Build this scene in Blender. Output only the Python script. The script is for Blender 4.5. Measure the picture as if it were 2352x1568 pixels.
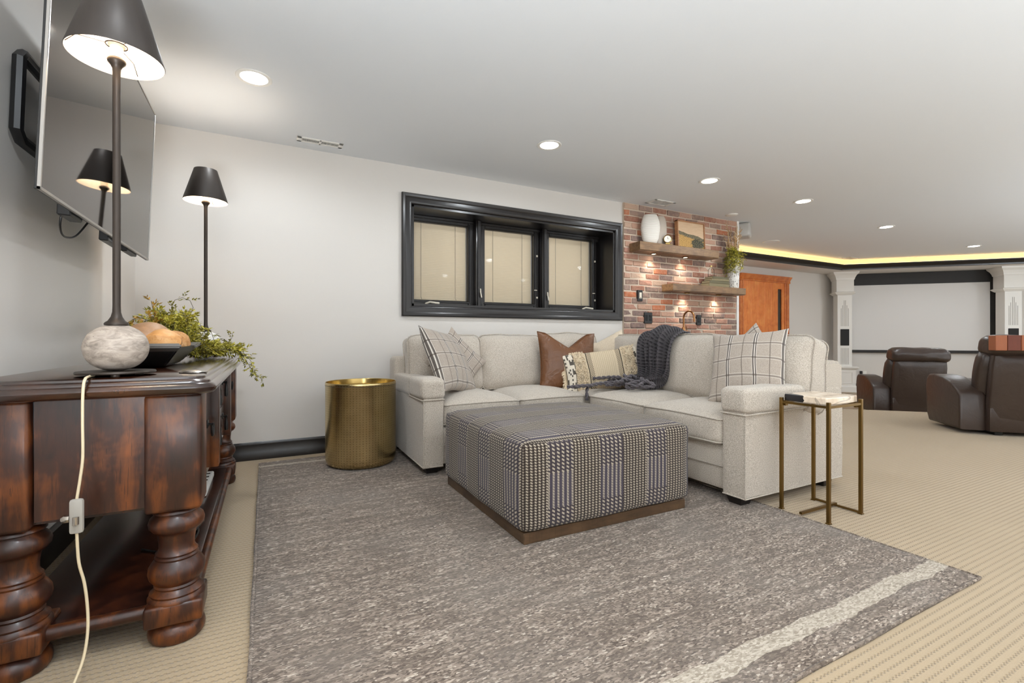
import bpy, bmesh, math, random
from mathutils import Vector, Matrix, noise

for _o in list(bpy.data.objects):
    bpy.data.objects.remove(_o)
S = bpy.context.scene
COL = S.collection
R = math.radians
PI = math.pi

# ---------------------------------------------------------------- camera, world, exposure, ceiling light power
CAM_H = 0.93
cam_data = bpy.data.cameras.new('camera')
cam = bpy.data.objects.new('camera', cam_data)
COL.objects.link(cam)
cam.location = (0, 0, CAM_H)
cam.rotation_euler = (R(90), 0, R(-27.6))
cam_data.sensor_width = 36
cam_data.lens = 1082 / 2352 * 36
cam_data.shift_y = -9 / 2352
cam_data.clip_start = 0.02
S.camera = cam

world = bpy.data.worlds.new('world')
S.world = world
world.use_nodes = True
world.node_tree.nodes['Background'].inputs[0].default_value = (1.0, 0.96, 0.9, 1)
world.node_tree.nodes['Background'].inputs[1].default_value = 0.15

S.view_settings.view_transform = 'Standard'
S.view_settings.look = 'None'
S.view_settings.gamma = 1
S.view_settings.use_curve_mapping = False
S.view_settings.exposure = 0.36
S.cycles.use_denoising = True
S.cycles.max_bounces = 10
S.cycles.diffuse_bounces = 7
S.cycles.glossy_bounces = 5
S.cycles.transmission_bounces = 6
S.cycles.sample_clamp_indirect = 6
S.cycles.caustics_reflective = False
S.cycles.caustics_refractive = False

CAN_POWER = 31.0          # watts of each recessed ceiling light
CAN_COLOR = (0.87, 0.94, 1.0)
LAMP_POWER = 5.5          # bulb in each buffet lamp
PUCK_POWER = 1.3          # puck lights beneath the shelves

def ceiling_fill(x, y, z, size, energy):
    # unseen fill lights behind the camera, added to brighten the ceiling
    ld = bpy.data.lights.new('ceiling_fill', 'AREA')
    ld.shape = 'DISK'; ld.size = size; ld.energy = energy; ld.color = (0.84, 0.925, 1.0)
    lo = bpy.data.objects.new('ceiling_fill', ld)
    COL.objects.link(lo)
    lo.location = (x, y, z); lo.rotation_euler = (PI, 0, 0)
ceiling_fill(-.3, -.6, .5, .9, 120)
ceiling_fill(3.2, -1.7, .5, .9, 80)
ceiling_fill(7.6, -1.2, .25, 1.4, 110)
ceiling_fill(10.6, -1.4, .25, 1.4, 110)

# room measures (metres, floor at 0)
CEIL = 2.435
WL, WB = -0.80, 4.09      # left wall X, window wall Y
BR0, BR1 = 3.53, 5.42     # brick veneer from / to X
FAR = 5.70                # wall with the orange door
LOW = -0.16               # sunken theatre floor

# ---------------------------------------------------------------- helpers
def srgb(h):
    h = h.lstrip('#')
    c = [int(h[i:i + 2], 16) / 255 for i in (0, 2, 4)]
    return tuple([x / 12.92 if x <= .04045 else ((x + .055) / 1.055) ** 2.4 for x in c] + [1.0])


def root_matrix(o):
    m = Matrix.Identity(4)
    while o is not None:
        m = o.matrix_basis @ m
        o = o.parent
    return m


def tag(o, label=None, cat=None, group=None, kind=None):
    if label: o['label'] = label
    if cat: o['category'] = cat
    if group: o['group'] = group
    if kind: o['kind'] = kind
    return o


def thing(name, label, cat, loc=(0, 0, 0), rot=(0, 0, 0), group=None):
    o = bpy.data.objects.new(name, None)
    o.empty_display_size = .05
    COL.objects.link(o)
    o.location = loc
    o.rotation_euler = rot
    return tag(o, label, cat, group)


class MB:
    """Collects shapes in one bmesh; build() links them as ONE mesh object."""
    def __init__(self):
        self.bm = bmesh.new()

    def add(self, other, m=None):
        if m is not None:
            other.transform(m)
        me = bpy.data.meshes.new('tmp')
        other.to_mesh(me)
        other.free()
        self.bm.from_mesh(me)
        bpy.data.meshes.remove(me)
        return self

    def box(self, x0, x1, y0, y1, z0, z1, bev=0, seg=1, m=None):
        b = bmesh.new()
        bmesh.ops.create_cube(b, size=1)
        for v in b.verts:
            v.co = Vector(((x0 + x1) / 2 + v.co.x * (x1 - x0), (y0 + y1) / 2 + v.co.y * (y1 - y0), (z0 + z1) / 2 + v.co.z * (z1 - z0)))
        if bev:
            bmesh.ops.bevel(b, geom=b.edges[:], offset=bev, segments=seg, profile=.5, affect='EDGES')
        return self.add(b, m)

    def lathe(self, prof, seg=32, m=None, cap=True):
        b = bmesh.new()
        rings = []
        for r, z in prof:
            if r < 1e-6:
                rings.append([b.verts.new((0, 0, z))])
            else:
                rings.append([b.verts.new((r * math.cos(2 * PI * i / seg), r * math.sin(2 * PI * i / seg), z)) for i in range(seg)])
        for a, c in zip(rings, rings[1:]):
            for i in range(seg):
                j = (i + 1) % seg
                if len(a) == 1 and len(c) > 1:
                    b.faces.new((a[0], c[j], c[i]))
                elif len(c) == 1 and len(a) > 1:
                    b.faces.new((a[i], a[j], c[0]))
                elif len(a) > 1:
                    b.faces.new((a[i], a[j], c[j], c[i]))
        if cap:
            if len(rings[0]) > 1: b.faces.new(rings[0][::-1])
            if len(rings[-1]) > 1: b.faces.new(rings[-1])
        return self.add(b, m)

    def tube(self, pts, rad, seg=8, closed=False, m=None, cap=True):
        pts = [Vector(p) for p in pts]
        n = len(pts)
        rads = rad if isinstance(rad, (list, tuple)) else [rad] * n
        b = bmesh.new()
        rings = []
        up = None
        for i, p in enumerate(pts):
            a = pts[(i - 1) % n] if (closed or i > 0) else pts[0]
            c = pts[(i + 1) % n] if (closed or i < n - 1) else pts[-1]
            t = (c - a)
            if t.length < 1e-9: t = Vector((0, 0, 1))
            t.normalize()
            if up is None:
                up = Vector((0, 0, 1)) if abs(t.z) < .9 else Vector((1, 0, 0))
            u = (up - t * up.dot(t))
            if u.length < 1e-6:
                u = Vector((1, 0, 0)) - t * t.x
            u.normalize()
            up = u
            w = t.cross(u)
            rings.append([b.verts.new(p + (u * math.cos(2 * PI * k / seg) + w * math.sin(2 * PI * k / seg)) * rads[i]) for k in range(seg)])
        pairs = list(zip(rings, rings[1:])) + ([(rings[-1], rings[0])] if closed else [])
        for a, c in pairs:
            for k in range(seg):
                j = (k + 1) % seg
                b.faces.new((a[k], a[j], c[j], c[k]))
        if cap and not closed:
            b.faces.new(rings[0][::-1]); b.faces.new(rings[-1])
        return self.add(b, m)

    def prism(self, poly, z0, z1, m=None, bev=0, seg=1):
        b = bmesh.new()
        lo = [b.verts.new((x, y, z0)) for x, y in poly]
        hi = [b.verts.new((x, y, z1)) for x, y in poly]
        b.faces.new(lo[::-1]); b.faces.new(hi)
        n = len(poly)
        for i in range(n):
            j = (i + 1) % n
            b.faces.new((lo[i], lo[j], hi[j], hi[i]))
        bmesh.ops.recalc_face_normals(b, faces=b.faces[:])
        if bev:
            bmesh.ops.bevel(b, geom=b.edges[:], offset=bev, segments=seg, profile=.5, affect='EDGES')
        return self.add(b, m)

    def sweep(self, prof, path, closed=False):
        """prof: (out, z) pairs swept along a flat path of (x, y, z) with mitred corners; 'out' is to the right of travel."""
        b = bmesh.new()
        n = len(path)
        P = [Vector(p) for p in path]
        rings = []
        for i in range(n):
            a = P[(i - 1) % n] if (closed or i > 0) else None
            c = P[(i + 1) % n] if (closed or i < n - 1) else None
            d1 = (P[i] - a).normalized() if a is not None else None
            d2 = (c - P[i]).normalized() if c is not None else None
            if d1 is None: d1 = d2
            if d2 is None: d2 = d1
            n1 = Vector((d1.y, -d1.x, 0)); n2 = Vector((d2.y, -d2.x, 0))
            mt = (n1 + n2)
            mt = mt / max(.2, (1 + n1.dot(n2)))
            rings.append([b.verts.new(P[i] + mt * o + Vector((0, 0, z))) for o, z in prof])
        k = len(prof)
        pairs = list(zip(rings, rings[1:])) + ([(rings[-1], rings[0])] if closed else [])
        for a, c in pairs:
            for q in range(k):
                r = (q + 1) % k
                b.faces.new((a[q], a[r], c[r], c[q]))
        if not closed:
            b.faces.new(rings[0][::-1]); b.faces.new(rings[-1])
        bmesh.ops.recalc_face_normals(b, faces=b.faces[:])
        return self.add(b)

    def grid(self, fn, nu, nv, cu=False):
        b = bmesh.new()
        V = [[b.verts.new(fn(i / nu, j / nv)) for j in range(nv + 1)] for i in range(nu + (0 if cu else 1))]
        N = nu
        for i in range(N):
            for j in range(nv):
                a = V[i]; c = V[(i + 1) % len(V)]
                b.faces.new((a[j], c[j], c[j + 1], a[j + 1]))
        return self.add(b)

    def build(self, name, mat, parent=None, smooth=None, world=True, kind=None, uv=None, label=None):
        me = bpy.data.meshes.new(name)
        if parent is not None and world:
            self.bm.transform(root_matrix(parent).inverted())
        self.bm.to_mesh(me)
        self.bm.free()
        if mat is not None:
            me.materials.append(mat)
        if smooth is not None:
            for p in me.polygons: p.use_smooth = True
            me.set_sharp_from_angle(angle=R(smooth))
        if uv is not None:
            lay = me.uv_layers.new(name='UVMap')
            for p in me.polygons:
                for li in p.loop_indices:
                    lay.data[li].uv = uv(me.vertices[me.loops[li].vertex_index].co, p.normal)
        o = bpy.data.objects.new(name, me)
        COL.objects.link(o)
        if parent is not None:
            o.parent = parent
        if kind: o['kind'] = kind
        if label: o['label'] = label
        return o


def struct(name, mb, mat, smooth=None, label=None):
    o = mb.build(name, mat, smooth=smooth)
    o['kind'] = 'structure'
    if label: o['label'] = label
    return o


def curve(pts, step=.012):
    """Catmull-Rom points through pts."""
    P = [Vector(p) for p in pts]
    out = []
    for k in range(len(P) - 1):
        p0, p1, p2, p3 = P[max(0, k - 1)], P[k], P[k + 1], P[min(len(P) - 1, k + 2)]
        m_ = max(2, int((p2 - p1).length / step))
        for q in range(m_):
            a = q / m_
            out.append(.5 * ((2 * p1) + (-p0 + p2) * a + (2 * p0 - 5 * p1 + 4 * p2 - p3) * a * a + (-p0 + 3 * p1 - 3 * p2 + p3) * a ** 3))
    out.append(P[-1])
    return out


def copy_tree(o, parent=None):
    c = o.copy()
    COL.objects.link(c)
    if parent is not None: c.parent = parent
    for ch in list(o.children):
        copy_tree(ch, c)
    return c


# ---------------------------------------------------------------- materials
class Mat:
    def __init__(self, name, color='#808080', rough=.5, metal=0, spec=.5, coat=0, coat_rough=.1, sheen=0):
        self.m = bpy.data.materials.new(name)
        self.m.use_nodes = True
        self.nt = self.m.node_tree
        self.b = self.nt.nodes['Principled BSDF']
        i = self.b.inputs
        c = srgb(color) if isinstance(color, str) else color
        i['Base Color'].default_value = c
        i['Roughness'].default_value = rough
        i['Metallic'].default_value = metal
        i['Specular IOR Level'].default_value = spec
        i['Coat Weight'].default_value = coat
        i['Coat Roughness'].default_value = coat_rough
        i['Sheen Weight'].default_value = sheen

    def n(self, t, **kw):
        nd = self.nt.nodes.new(t)
        for k, v in kw.items(): setattr(nd, k, v)
        return nd

    def link(self, a, b):
        self.nt.links.new(a, b)

    def coord(self, which='Object', scale=(1, 1, 1), rot=(0, 0, 0)):
        t = self.n('ShaderNodeTexCoord')
        mp = self.n('ShaderNodeMapping')
        mp.inputs['Scale'].default_value = scale
        mp.inputs['Rotation'].default_value = rot
        self.link(t.outputs[which], mp.inputs['Vector'])
        return mp.outputs['Vector']

    def wpos(self, scale=(1, 1, 1), rot=(0, 0, 0)):
        t = self.n('ShaderNodeNewGeometry')
        mp = self.n('ShaderNodeMapping')
        mp.inputs['Scale'].default_value = scale
        mp.inputs['Rotation'].default_value = rot
        self.link(t.outputs['Position'], mp.inputs['Vector'])
        return mp.outputs['Vector']

    def noise(self, vec, scale=5, detail=3, rough=.55, dist=0):
        nd = self.n('ShaderNodeTexNoise')
        nd.inputs['Scale'].default_value = scale
        nd.inputs['Detail'].default_value = detail
        nd.inputs['Roughness'].default_value = rough
        nd.inputs['Distortion'].default_value = dist
        self.link(vec, nd.inputs['Vector'])
        return nd.outputs['Fac']

    def voro(self, vec, scale=5, out='Color', rnd=1):
        nd = self.n('ShaderNodeTexVoronoi')
        nd.inputs['Scale'].default_value = scale
        nd.inputs['Randomness'].default_value = rnd
        self.link(vec, nd.inputs['Vector'])
        return nd.outputs[out]

    def ramp(self, fac, stops, interp='LINEAR'):
        nd = self.n('ShaderNodeValToRGB')
        cr = nd.color_ramp
        cr.interpolation = interp
        while len(cr.elements) > 1: cr.elements.remove(cr.elements[0])
        for k, (p, c) in enumerate(stops):
            e = cr.elements[0] if k == 0 else cr.elements.new(p)
            e.position = p
            e.color = srgb(c) if isinstance(c, str) else (c, c, c, 1)
        self.link(fac, nd.inputs['Fac'])
        return nd.outputs['Color']

    def math(self, op, a, b=None, c=None, clamp=False):
        nd = self.n('ShaderNodeMath', operation=op, use_clamp=clamp)
        for k, v in enumerate((a, b, c)):
            if v is None: continue
            if isinstance(v, (int, float)): nd.inputs[k].default_value = v
            else: self.link(v, nd.inputs[k])
        return nd.outputs[0]

    def mix(self, fac, a, b, mode='MIX'):
        nd = self.n('ShaderNodeMix', data_type='RGBA', blend_type=mode)
        for sock, v in ((nd.inputs[0], fac), (nd.inputs[6], a), (nd.inputs[7], b)):
            if isinstance(v, str): sock.default_value = srgb(v)
            elif isinstance(v, (int, float)): sock.default_value = v
            elif isinstance(v, tuple): sock.default_value = v
            else: self.link(v, sock)
        return nd.outputs[2]

    def sep(self, vec):
        nd = self.n('ShaderNodeSeparateXYZ')
        self.link(vec, nd.inputs[0])
        return nd.outputs

    def color(self, sock):
        self.link(sock, self.b.inputs['Base Color'])
        return self

    def rough(self, sock):
        self.link(sock, self.b.inputs['Roughness'])
        return self

    def bump(self, h, strength=.3, dist=.01):
        nd = self.n('ShaderNodeBump')
        nd.inputs['Strength'].default_value = strength
        nd.inputs['Distance'].default_value = dist
        self.link(h, nd.inputs['Height'])
        self.link(nd.outputs['Normal'], self.b.inputs['Normal'])
        return self

    def emit(self, color, strength):
        self.b.inputs['Emission Color'].default_value = srgb(color)
        self.b.inputs['Emission Strength'].default_value = strength
        return self


def plain(name, color, rough=.5, **kw):
    return Mat(name, color, rough, **kw).m


def m_paint(name, color, bump=.08, scale=90):
    M = Mat(name, color, .65, spec=.3)
    M.bump(M.noise(M.wpos(), scale, 4), bump, .004)
    return M.m


def m_carpet():
    M = Mat('carpet_beige', '#cdbfa8', .95, spec=.1, sheen=.2)
    x, y, z = M.sep(M.wpos())
    ry = M.math('MULTIPLY', y, 1 / .0235)
    fy = M.math('FRACT', ry)
    row = M.math('FLOOR', ry)
    ph = M.math('MULTIPLY', M.math('FRACT', M.math('MULTIPLY', row, .5)), 1.0)
    fx = M.math('FRACT', M.math('ADD', M.math('MULTIPLY', x, 1 / .017), ph))
    ax = M.math('ABSOLUTE', M.math('SUBTRACT', fx, .5))
    ay = M.math('ABSOLUTE', M.math('SUBTRACT', fy, .5))
    # pin holes between the loops: where fy is near 0 and fx near 0
    hole = M.math('MULTIPLY', M.math('SMOOTH_MIN', M.math('MULTIPLY', M.math('SUBTRACT', ay, .27), 6), 1.0, .2, clamp=True),
                  M.math('MULTIPLY', M.math('SUBTRACT', .34, ax), 5, clamp=True), clamp=True)
    nz = M.noise(M.wpos(), 420, 2)
    big = M.noise(M.wpos(), 1.1, 2)
    c = M.mix(nz, '#97846a', '#bca88c')
    c = M.mix(M.math('MULTIPLY', big, .35), c, '#a08a69')
    c = M.mix(M.math('MULTIPLY', hole, .55), c, '#5f4f38')  # shade inside the pin holes painted as a darker tone
    M.color(c)
    hgt = M.math('SUBTRACT', M.math('MULTIPLY', nz, .5), hole)
    M.bump(hgt, .6, .004)
    return M.m


def m_rug():
    M = Mat('rug_wool', '#80766e', .98, spec=.05, sheen=.15)
    p = M.wpos()
    x, y, z = M.sep(p)
    v1 = M.voro(M.wpos((.5, 1.25, 1)), 175)
    s1 = M.sep(v1)[0]
    streak = M.noise(M.wpos((1.6, 14, 1)), 2.2, 5, .65)
    big = M.noise(M.wpos(), 2.0, 3)
    c = M.ramp(s1, [(0, '#4c4138'), (.35, '#74665b'), (.65, '#8f8174'), (.9, '#a9998a'), (1, '#cdc0b0')])
    c = M.mix(M.ramp(streak, [(.42, 0.0), (.62, .75)]), c, '#62564c')
    c = M.mix(M.ramp(streak, [(.3, .45), (.42, 0.0)]), c, '#a89c90')
    c = M.mix(M.math('MULTIPLY', M.math('SUBTRACT', big, .45, clamp=True), 1.4, clamp=True), c, '#857d75')
    wob = M.math('MULTIPLY', M.math('SUBTRACT', M.noise(M.wpos((1, 0, 0)), 5, 3), .5), .07)
    yy = M.math('ADD', y, wob)
    band1 = M.math('LESS_THAN', M.math('ABSOLUTE', M.math('SUBTRACT', yy, .895)), .031)
    band2 = M.math('LESS_THAN', M.math('ABSOLUTE', M.math('SUBTRACT', yy, 3.80)), .022)
    bands = M.math('MAXIMUM', band1, band2)
    cream = M.ramp(s1, [(0, '#8f8373'), (.5, '#ab9f8f'), (1, '#c2b7a8')])
    M.color(M.mix(bands, c, cream))
    hgt = M.math('ADD', s1, M.noise(p, 260, 2))
    M.bump(hgt, .55, .006)
    return M.m


def m_fabric(name='fabric_oatmeal', dark='#978c80', light='#d2c9bd', mid='#b9afa2', scale=240):
    M = Mat(name, mid, .95, spec=.1, sheen=.25)
    p = M.wpos()
    f = M.noise(p, scale, 3, .7)
    c = M.ramp(f, [(.34, dark), (.5, mid), (.64, light)])
    M.color(c)
    M.bump(M.math('ADD', M.noise(p, scale * 1.3, 2), M.math('MULTIPLY', M.noise(p, 9, 3), 1.2)), .35, .006)
    return M.m


def m_plaid():
    M = Mat('fabric_plaid', '#b5aa9e', .95, spec=.1, sheen=.2)
    uv = M.coord('UV')
    u, v, w = M.sep(uv)
    p = M.wpos()
    f = M.noise(p, 420, 3, .7)
    base = M.ramp(f, [(.34, '#85796e'), (.5, '#a99d91'), (.66, '#beb3a7')])

    def lines(t, period, off, width):
        a = M.math('ABSOLUTE', M.math('SUBTRACT', M.math('FRACT', M.math('ADD', M.math('MULTIPLY', t, 1 / period), off)), .5))
        return M.math('LESS_THAN', a, width / period / 2)
    whu = lines(u, .155, .095, .026)
    whv = lines(v, .115, .3, .021)
    dku = M.math('ADD', lines(u, .155, .135, .009), lines(u, .155, .05, .007), clamp=True)
    dkv = M.math('ADD', lines(v, .115, .3, .012), 0, clamp=True)
    thin = M.math('ADD', lines(u, .155, .55, .005), 0, clamp=True)
    c = M.mix(M.math('MULTIPLY', whv, .55), base, '#d8d1c6')
    c = M.mix(M.math('MULTIPLY', whu, .75), c, '#e4ded4')
    c = M.mix(M.math('MULTIPLY', dkv, .75), c, '#6c6058')
    c = M.mix(M.math('MULTIPLY', dku, .9), c, '#4b423d')
    c = M.mix(M.math('MULTIPLY', thin, .7), c, '#5b504a')
    M.color(c)
    M.bump(M.math('ADD', f, M.math('MULTIPLY', M.noise(p, 11, 3), 1.5)), .3, .006)
    return M.m


def m_weave():
    M = Mat('ottoman_weave', '#7c7068', .95, spec=.1, sheen=.15)
    u, v, w = M.sep(M.coord('UV'))
    cu, cv = .0195, .0125
    U = M.math('MULTIPLY', u, 1 / cu)
    V = M.math('MULTIPLY', v, 1 / cv)
    fu = M.math('FRACT', U)
    sl = M.math('FRACT', M.math('ADD', V, M.math('MULTIPLY', fu, .7)))
    per = .293
    def inband(t, off):
        q = M.math('FRACT', M.math('ADD', M.math('MULTIPLY', t, 1 / per), off))
        return M.math('LESS_THAN', M.math('ABSOLUTE', M.math('SUBTRACT', q, .5)), .235)
    bu = inband(u, -.12); bv = inband(v, .22)
    # plain ground: one cream twisted warp knot per cell
    warp = M.math('LESS_THAN', M.math('ABSOLUTE', M.math('SUBTRACT', fu, .5)), .25)
    knot = M.math('LESS_THAN', M.math('ABSOLUTE', M.math('SUBTRACT', sl, .5)), .31)
    ground = M.math('MAXIMUM', M.math('MULTIPLY', warp, knot), M.math('MULTIPLY', M.math('LESS_THAN', M.math('FRACT', V), .22), .18))
    # banded warp: cream stripes between violet ones
    U2 = M.math('MULTIPLY', U, .76)
    f2 = M.math('FRACT', U2)
    sl2 = M.math('FRACT', M.math('ADD', M.math('MULTIPLY', V, .72), M.math('MULTIPLY', f2, .8)))
    strp = M.math('MULTIPLY', M.math('LESS_THAN', M.math('ABSOLUTE', M.math('SUBTRACT', f2, .5)), .21), M.math('ADD', .35, M.math('MULTIPLY', M.math('LESS_THAN', sl, .6), .5)))
    hound = M.math('MULTIPLY', M.math('LESS_THAN', M.math('ABSOLUTE', M.math('SUBTRACT', f2, .5)), .27), M.math('LESS_THAN', sl2, .52))
    banded = M.math('ADD', M.math('MULTIPLY', strp, M.math('SUBTRACT', 1, bv)), M.math('MULTIPLY', hound, bv))
    light = M.math('ADD', M.math('MULTIPLY', ground, M.math('SUBTRACT', 1, bu)), M.math('MULTIPLY', banded, bu))
    bandc = M.math('MULTIPLY', bu, M.math('SUBTRACT', 1, M.math('MULTIPLY', bv, .45)))
    f = M.noise(M.wpos(), 300, 2)
    crm = M.mix(f, '#978b7a', '#c0b4a2')
    drk = M.mix(f, '#251e1b', '#443a35')
    pur = M.mix(f, '#37323b', '#524b55')
    dark = M.mix(bandc, drk, pur)
    c = M.mix(light, dark, crm)
    M.color(c)
    M.bump(M.math('ADD', light, f), .6, .004)
    return M.m


def m_wood(name, c0, c1, c2, grain=(1, 1, 14), scale=6, rough=.3, coat=.3, spots=True):
    M = Mat(name, c1, rough, coat=coat, coat_rough=.18)
    p = M.coord('Object', grain if False else (1, 1, 1))
    g = M.noise(M.coord('Object', grain), scale, 5, .6, .4)
    big = M.noise(p, 5.5, 3, .6, .6)
    f = M.math('ADD', M.math('MULTIPLY', g, .55), M.math('MULTIPLY', big, .55))
    c = M.ramp(f, [(.36, c0), (.54, c1), (.72, c2)])
    if spots:
        fine = M.noise(M.coord('Object', (220, 220, 12)), 1, 2)
        c = M.mix(M.math('MULTIPLY', M.math('LESS_THAN', fine, .36), .5), c, c0)
    M.color(c)
    M.bump(g, .06, .003)
    return M.m


def m_travertine():
    M = Mat('travertine', '#b8afa6', .6, spec=.4)
    p = M.coord('Object', (12, 12, 30))
    f = M.noise(p, 1.6, 8, .68, .9)
    c = M.ramp(f, [(.34, '#776d65'), (.46, '#978b80'), (.56, '#ab9e92'), (.7, '#beb2a6')])
    pit = M.noise(M.coord('Object', (30, 30, 110)), 1.6, 2)
    hole = M.math('LESS_THAN', pit, .27)
    M.color(M.mix(M.math('MULTIPLY', hole, .75), c, '#5c534c'))
    M.bump(M.math('SUBTRACT', 1, hole), .6, .003)
    return M.m


def m_brass_drum():
    M = Mat('hammered_brass', '#b8954f', .27, metal=1)
    u, v, w = M.sep(M.coord('UV'))
    fu = M.math('ABSOLUTE', M.math('SUBTRACT', M.math('FRACT', M.math('MULTIPLY', u, 1 / .0215)), .5))
    row = M.math('MULTIPLY', v, 1 / .0165)
    jit = M.math('MULTIPLY', M.noise(M.coord('UV'), 14, 2), .6)
    fv = M.math('ABSOLUTE', M.math('SUBTRACT', M.math('FRACT', M.math('ADD', row, jit)), .5))
    dot = M.math('MULTIPLY', M.math('LESS_THAN', fu, .10), M.math('LESS_THAN', fv, .22))
    big = M.noise(M.coord('Object'), 9, 2)
    c = M.mix(big, '#c6ad78', '#e6d2a0')
    M.color(M.mix(M.math('MULTIPLY', dot, .6), c, '#5a431e'))
    M.bump(M.math('SUBTRACT', M.math('MULTIPLY', M.noise(M.coord('Object'), 15, 2), .8), dot), .25, .006)
    return M.m


def m_brick():
    M = Mat('brick_clay', '#96654f', .9, spec=.2)
    oi = M.n('ShaderNodeObjectInfo')
    c = M.ramp(oi.outputs['Random'], [(0, '#966a59'), (.13, '#ad8170'), (.27, '#8a746a'), (.41, '#b8937f'), (.53, '#7f6c66'),
                                      (.65, '#a87f6e'), (.75, '#b9704f'), (.83, '#9a8378'), (.92, '#bda18d'), (.97, '#6f5f5a')], 'CONSTANT')
    p = M.wpos()
    f = M.noise(p, 22, 5, .65)
    c = M.mix(M.math('MULTIPLY', M.math('SUBTRACT', f, .42, clamp=True), 1.6, clamp=True), c, '#c0a08a')
    g = M.noise(p, 70, 3)
    c = M.mix(M.math('MULTIPLY', M.math('LESS_THAN', g, .36), .35), c, '#5b463e')
    M.color(c)
    M.bump(M.math('ADD', f, g), .6, .008)
    return M.m


def m_painting():
    M = Mat('landscape_print', '#c9ae8c', .8, spec=.2)
    u, v, w = M.sep(M.coord('UV'))
    n1 = M.noise(M.coord('UV'), 3, 4)
    n2 = M.noise(M.coord('UV'), 18, 5, .7)
    sky = M.mix(M.noise(M.coord('UV', (1, 4, 1)), 4, 4), '#c7a585', '#dcc3a5')
    hill_y = M.math('ADD', M.math('SUBTRACT', .64, M.math('MULTIPLY', u, .22)), M.math('MULTIPLY', M.math('SUBTRACT', n1, .5), .12))
    hill = M.math('LESS_THAN', v, hill_y)
    field_y = M.math('SUBTRACT', hill_y, M.math('ADD', .13, M.math('MULTIPLY', M.math('SUBTRACT', n2, .5), .2)))
    field = M.math('LESS_THAN', v, field_y)
    n3 = M.noise(M.coord('UV', (1, 2.2, 1)), 26, 5, .75)
    hc = M.ramp(n3, [(.36, '#2f3033'), (.5, '#6d6756'), (.62, '#a08f6c')])
    fc = M.ramp(n3, [(.36, '#6f5a38'), (.48, '#b58f55'), (.62, '#d2ab70')])
    bx = M.math('SUBTRACT', u, .74); by = M.math('MULTIPLY', M.math('SUBTRACT', v, .2), 1.25)
    d = M.math('ADD', M.math('MULTIPLY', bx, bx), M.math('MULTIPLY', by, by))
    bush = M.math('LESS_THAN', M.math('SUBTRACT', d, M.math('MULTIPLY', M.math('SUBTRACT', n2, .5), .13)), .055)
    bc = M.ramp(M.noise(M.coord('UV'), 34, 5, .8), [(.4, '#1c2124'), (.52, '#4c4d42'), (.62, '#a5946a')])
    c = M.mix(hill, sky, hc)
    c = M.mix(field, c, fc)
    c = M.mix(bush, c, bc)
    M.color(c)
    return M.m


def m_lumbar():
    """Woven bands across the lumbar pillow: u runs along the pillow in metres from its middle."""
    M = Mat('lumbar_weave', '#d6c6ac', .95, spec=.1)
    u, v, w = M.sep(M.coord('UV'))
    au = M.math('ABSOLUTE', u)
    f = M.noise(M.wpos(), 260, 3)
    c = M.mix(f, '#b8a486', '#dfd0b6')

    def band(lo, hi):
        return M.math('MULTIPLY', M.math('GREATER_THAN', au, lo), M.math('LESS_THAN', au, hi))
    rib = M.math('LESS_THAN', M.math('FRACT', M.math('MULTIPLY', u, 1 / .016)), .3)
    c = M.mix(M.math('MULTIPLY', M.math('MULTIPLY', band(0, .095), rib), .5), c, '#a8977d')
    chk = M.math('GREATER_THAN', M.math('MULTIPLY', M.math('SINE', M.math('MULTIPLY', u, 420)), M.math('SINE', M.math('MULTIPLY', v, 420))), .0)
    c = M.mix(M.math('MULTIPLY', M.math('MULTIPLY', band(.105, .14), chk), .85), c, '#4a4138')
    c = M.mix(M.math('MULTIPLY', band(.142, .150), .95), c, '#241f1c')
    # stepped dark motif near the ends, zig zag hatching in the tufted band
    zig = M.math('ABSOLUTE', M.math('SUBTRACT', M.math('FRACT', M.math('MULTIPLY', v, 1 / .12)), .5))
    tri = M.math('LESS_THAN', M.math('ABSOLUTE', M.math('SUBTRACT', au, .215)), M.math('SUBTRACT', .022, M.math('MULTIPLY', zig, .06)))
    hat = M.math('LESS_THAN', M.math('FRACT', M.math('MULTIPLY', u, 1 / .008)), .45)
    c = M.mix(M.math('MULTIPLY', M.math('MULTIPLY', tri, hat), .8), c, '#4b4239')
    endb = band(.262, .335)
    qu = M.math('FLOOR', M.math('MULTIPLY', au, 1 / .012))
    qv = M.math('FLOOR', M.math('MULTIPLY', v, 1 / .017))
    cb = M.n('ShaderNodeCombineXYZ')
    M.link(qu, cb.inputs[0]); M.link(qv, cb.inputs[1])
    wn = M.n('ShaderNodeTexWhiteNoise')
    M.link(cb.outputs[0], wn.inputs['Vector'])
    step = M.math('GREATER_THAN', wn.outputs['Value'], .66)
    c = M.mix(endb, c, M.mix(f, '#d5cab8', '#e9e0d0'))
    c = M.mix(M.math('MULTIPLY', M.math('MULTIPLY', endb, step), .9), c, '#38322d')
    c = M.mix(M.math('MULTIPLY', M.math('ADD', band(.258, .263), band(.336, .341), clamp=True), .9), c, '#2c2622')
    M.color(c)
    M.bump(M.math('ADD', f, M.math('MULTIPLY', rib, .5)), .5, .006)
    return M.m


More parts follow.
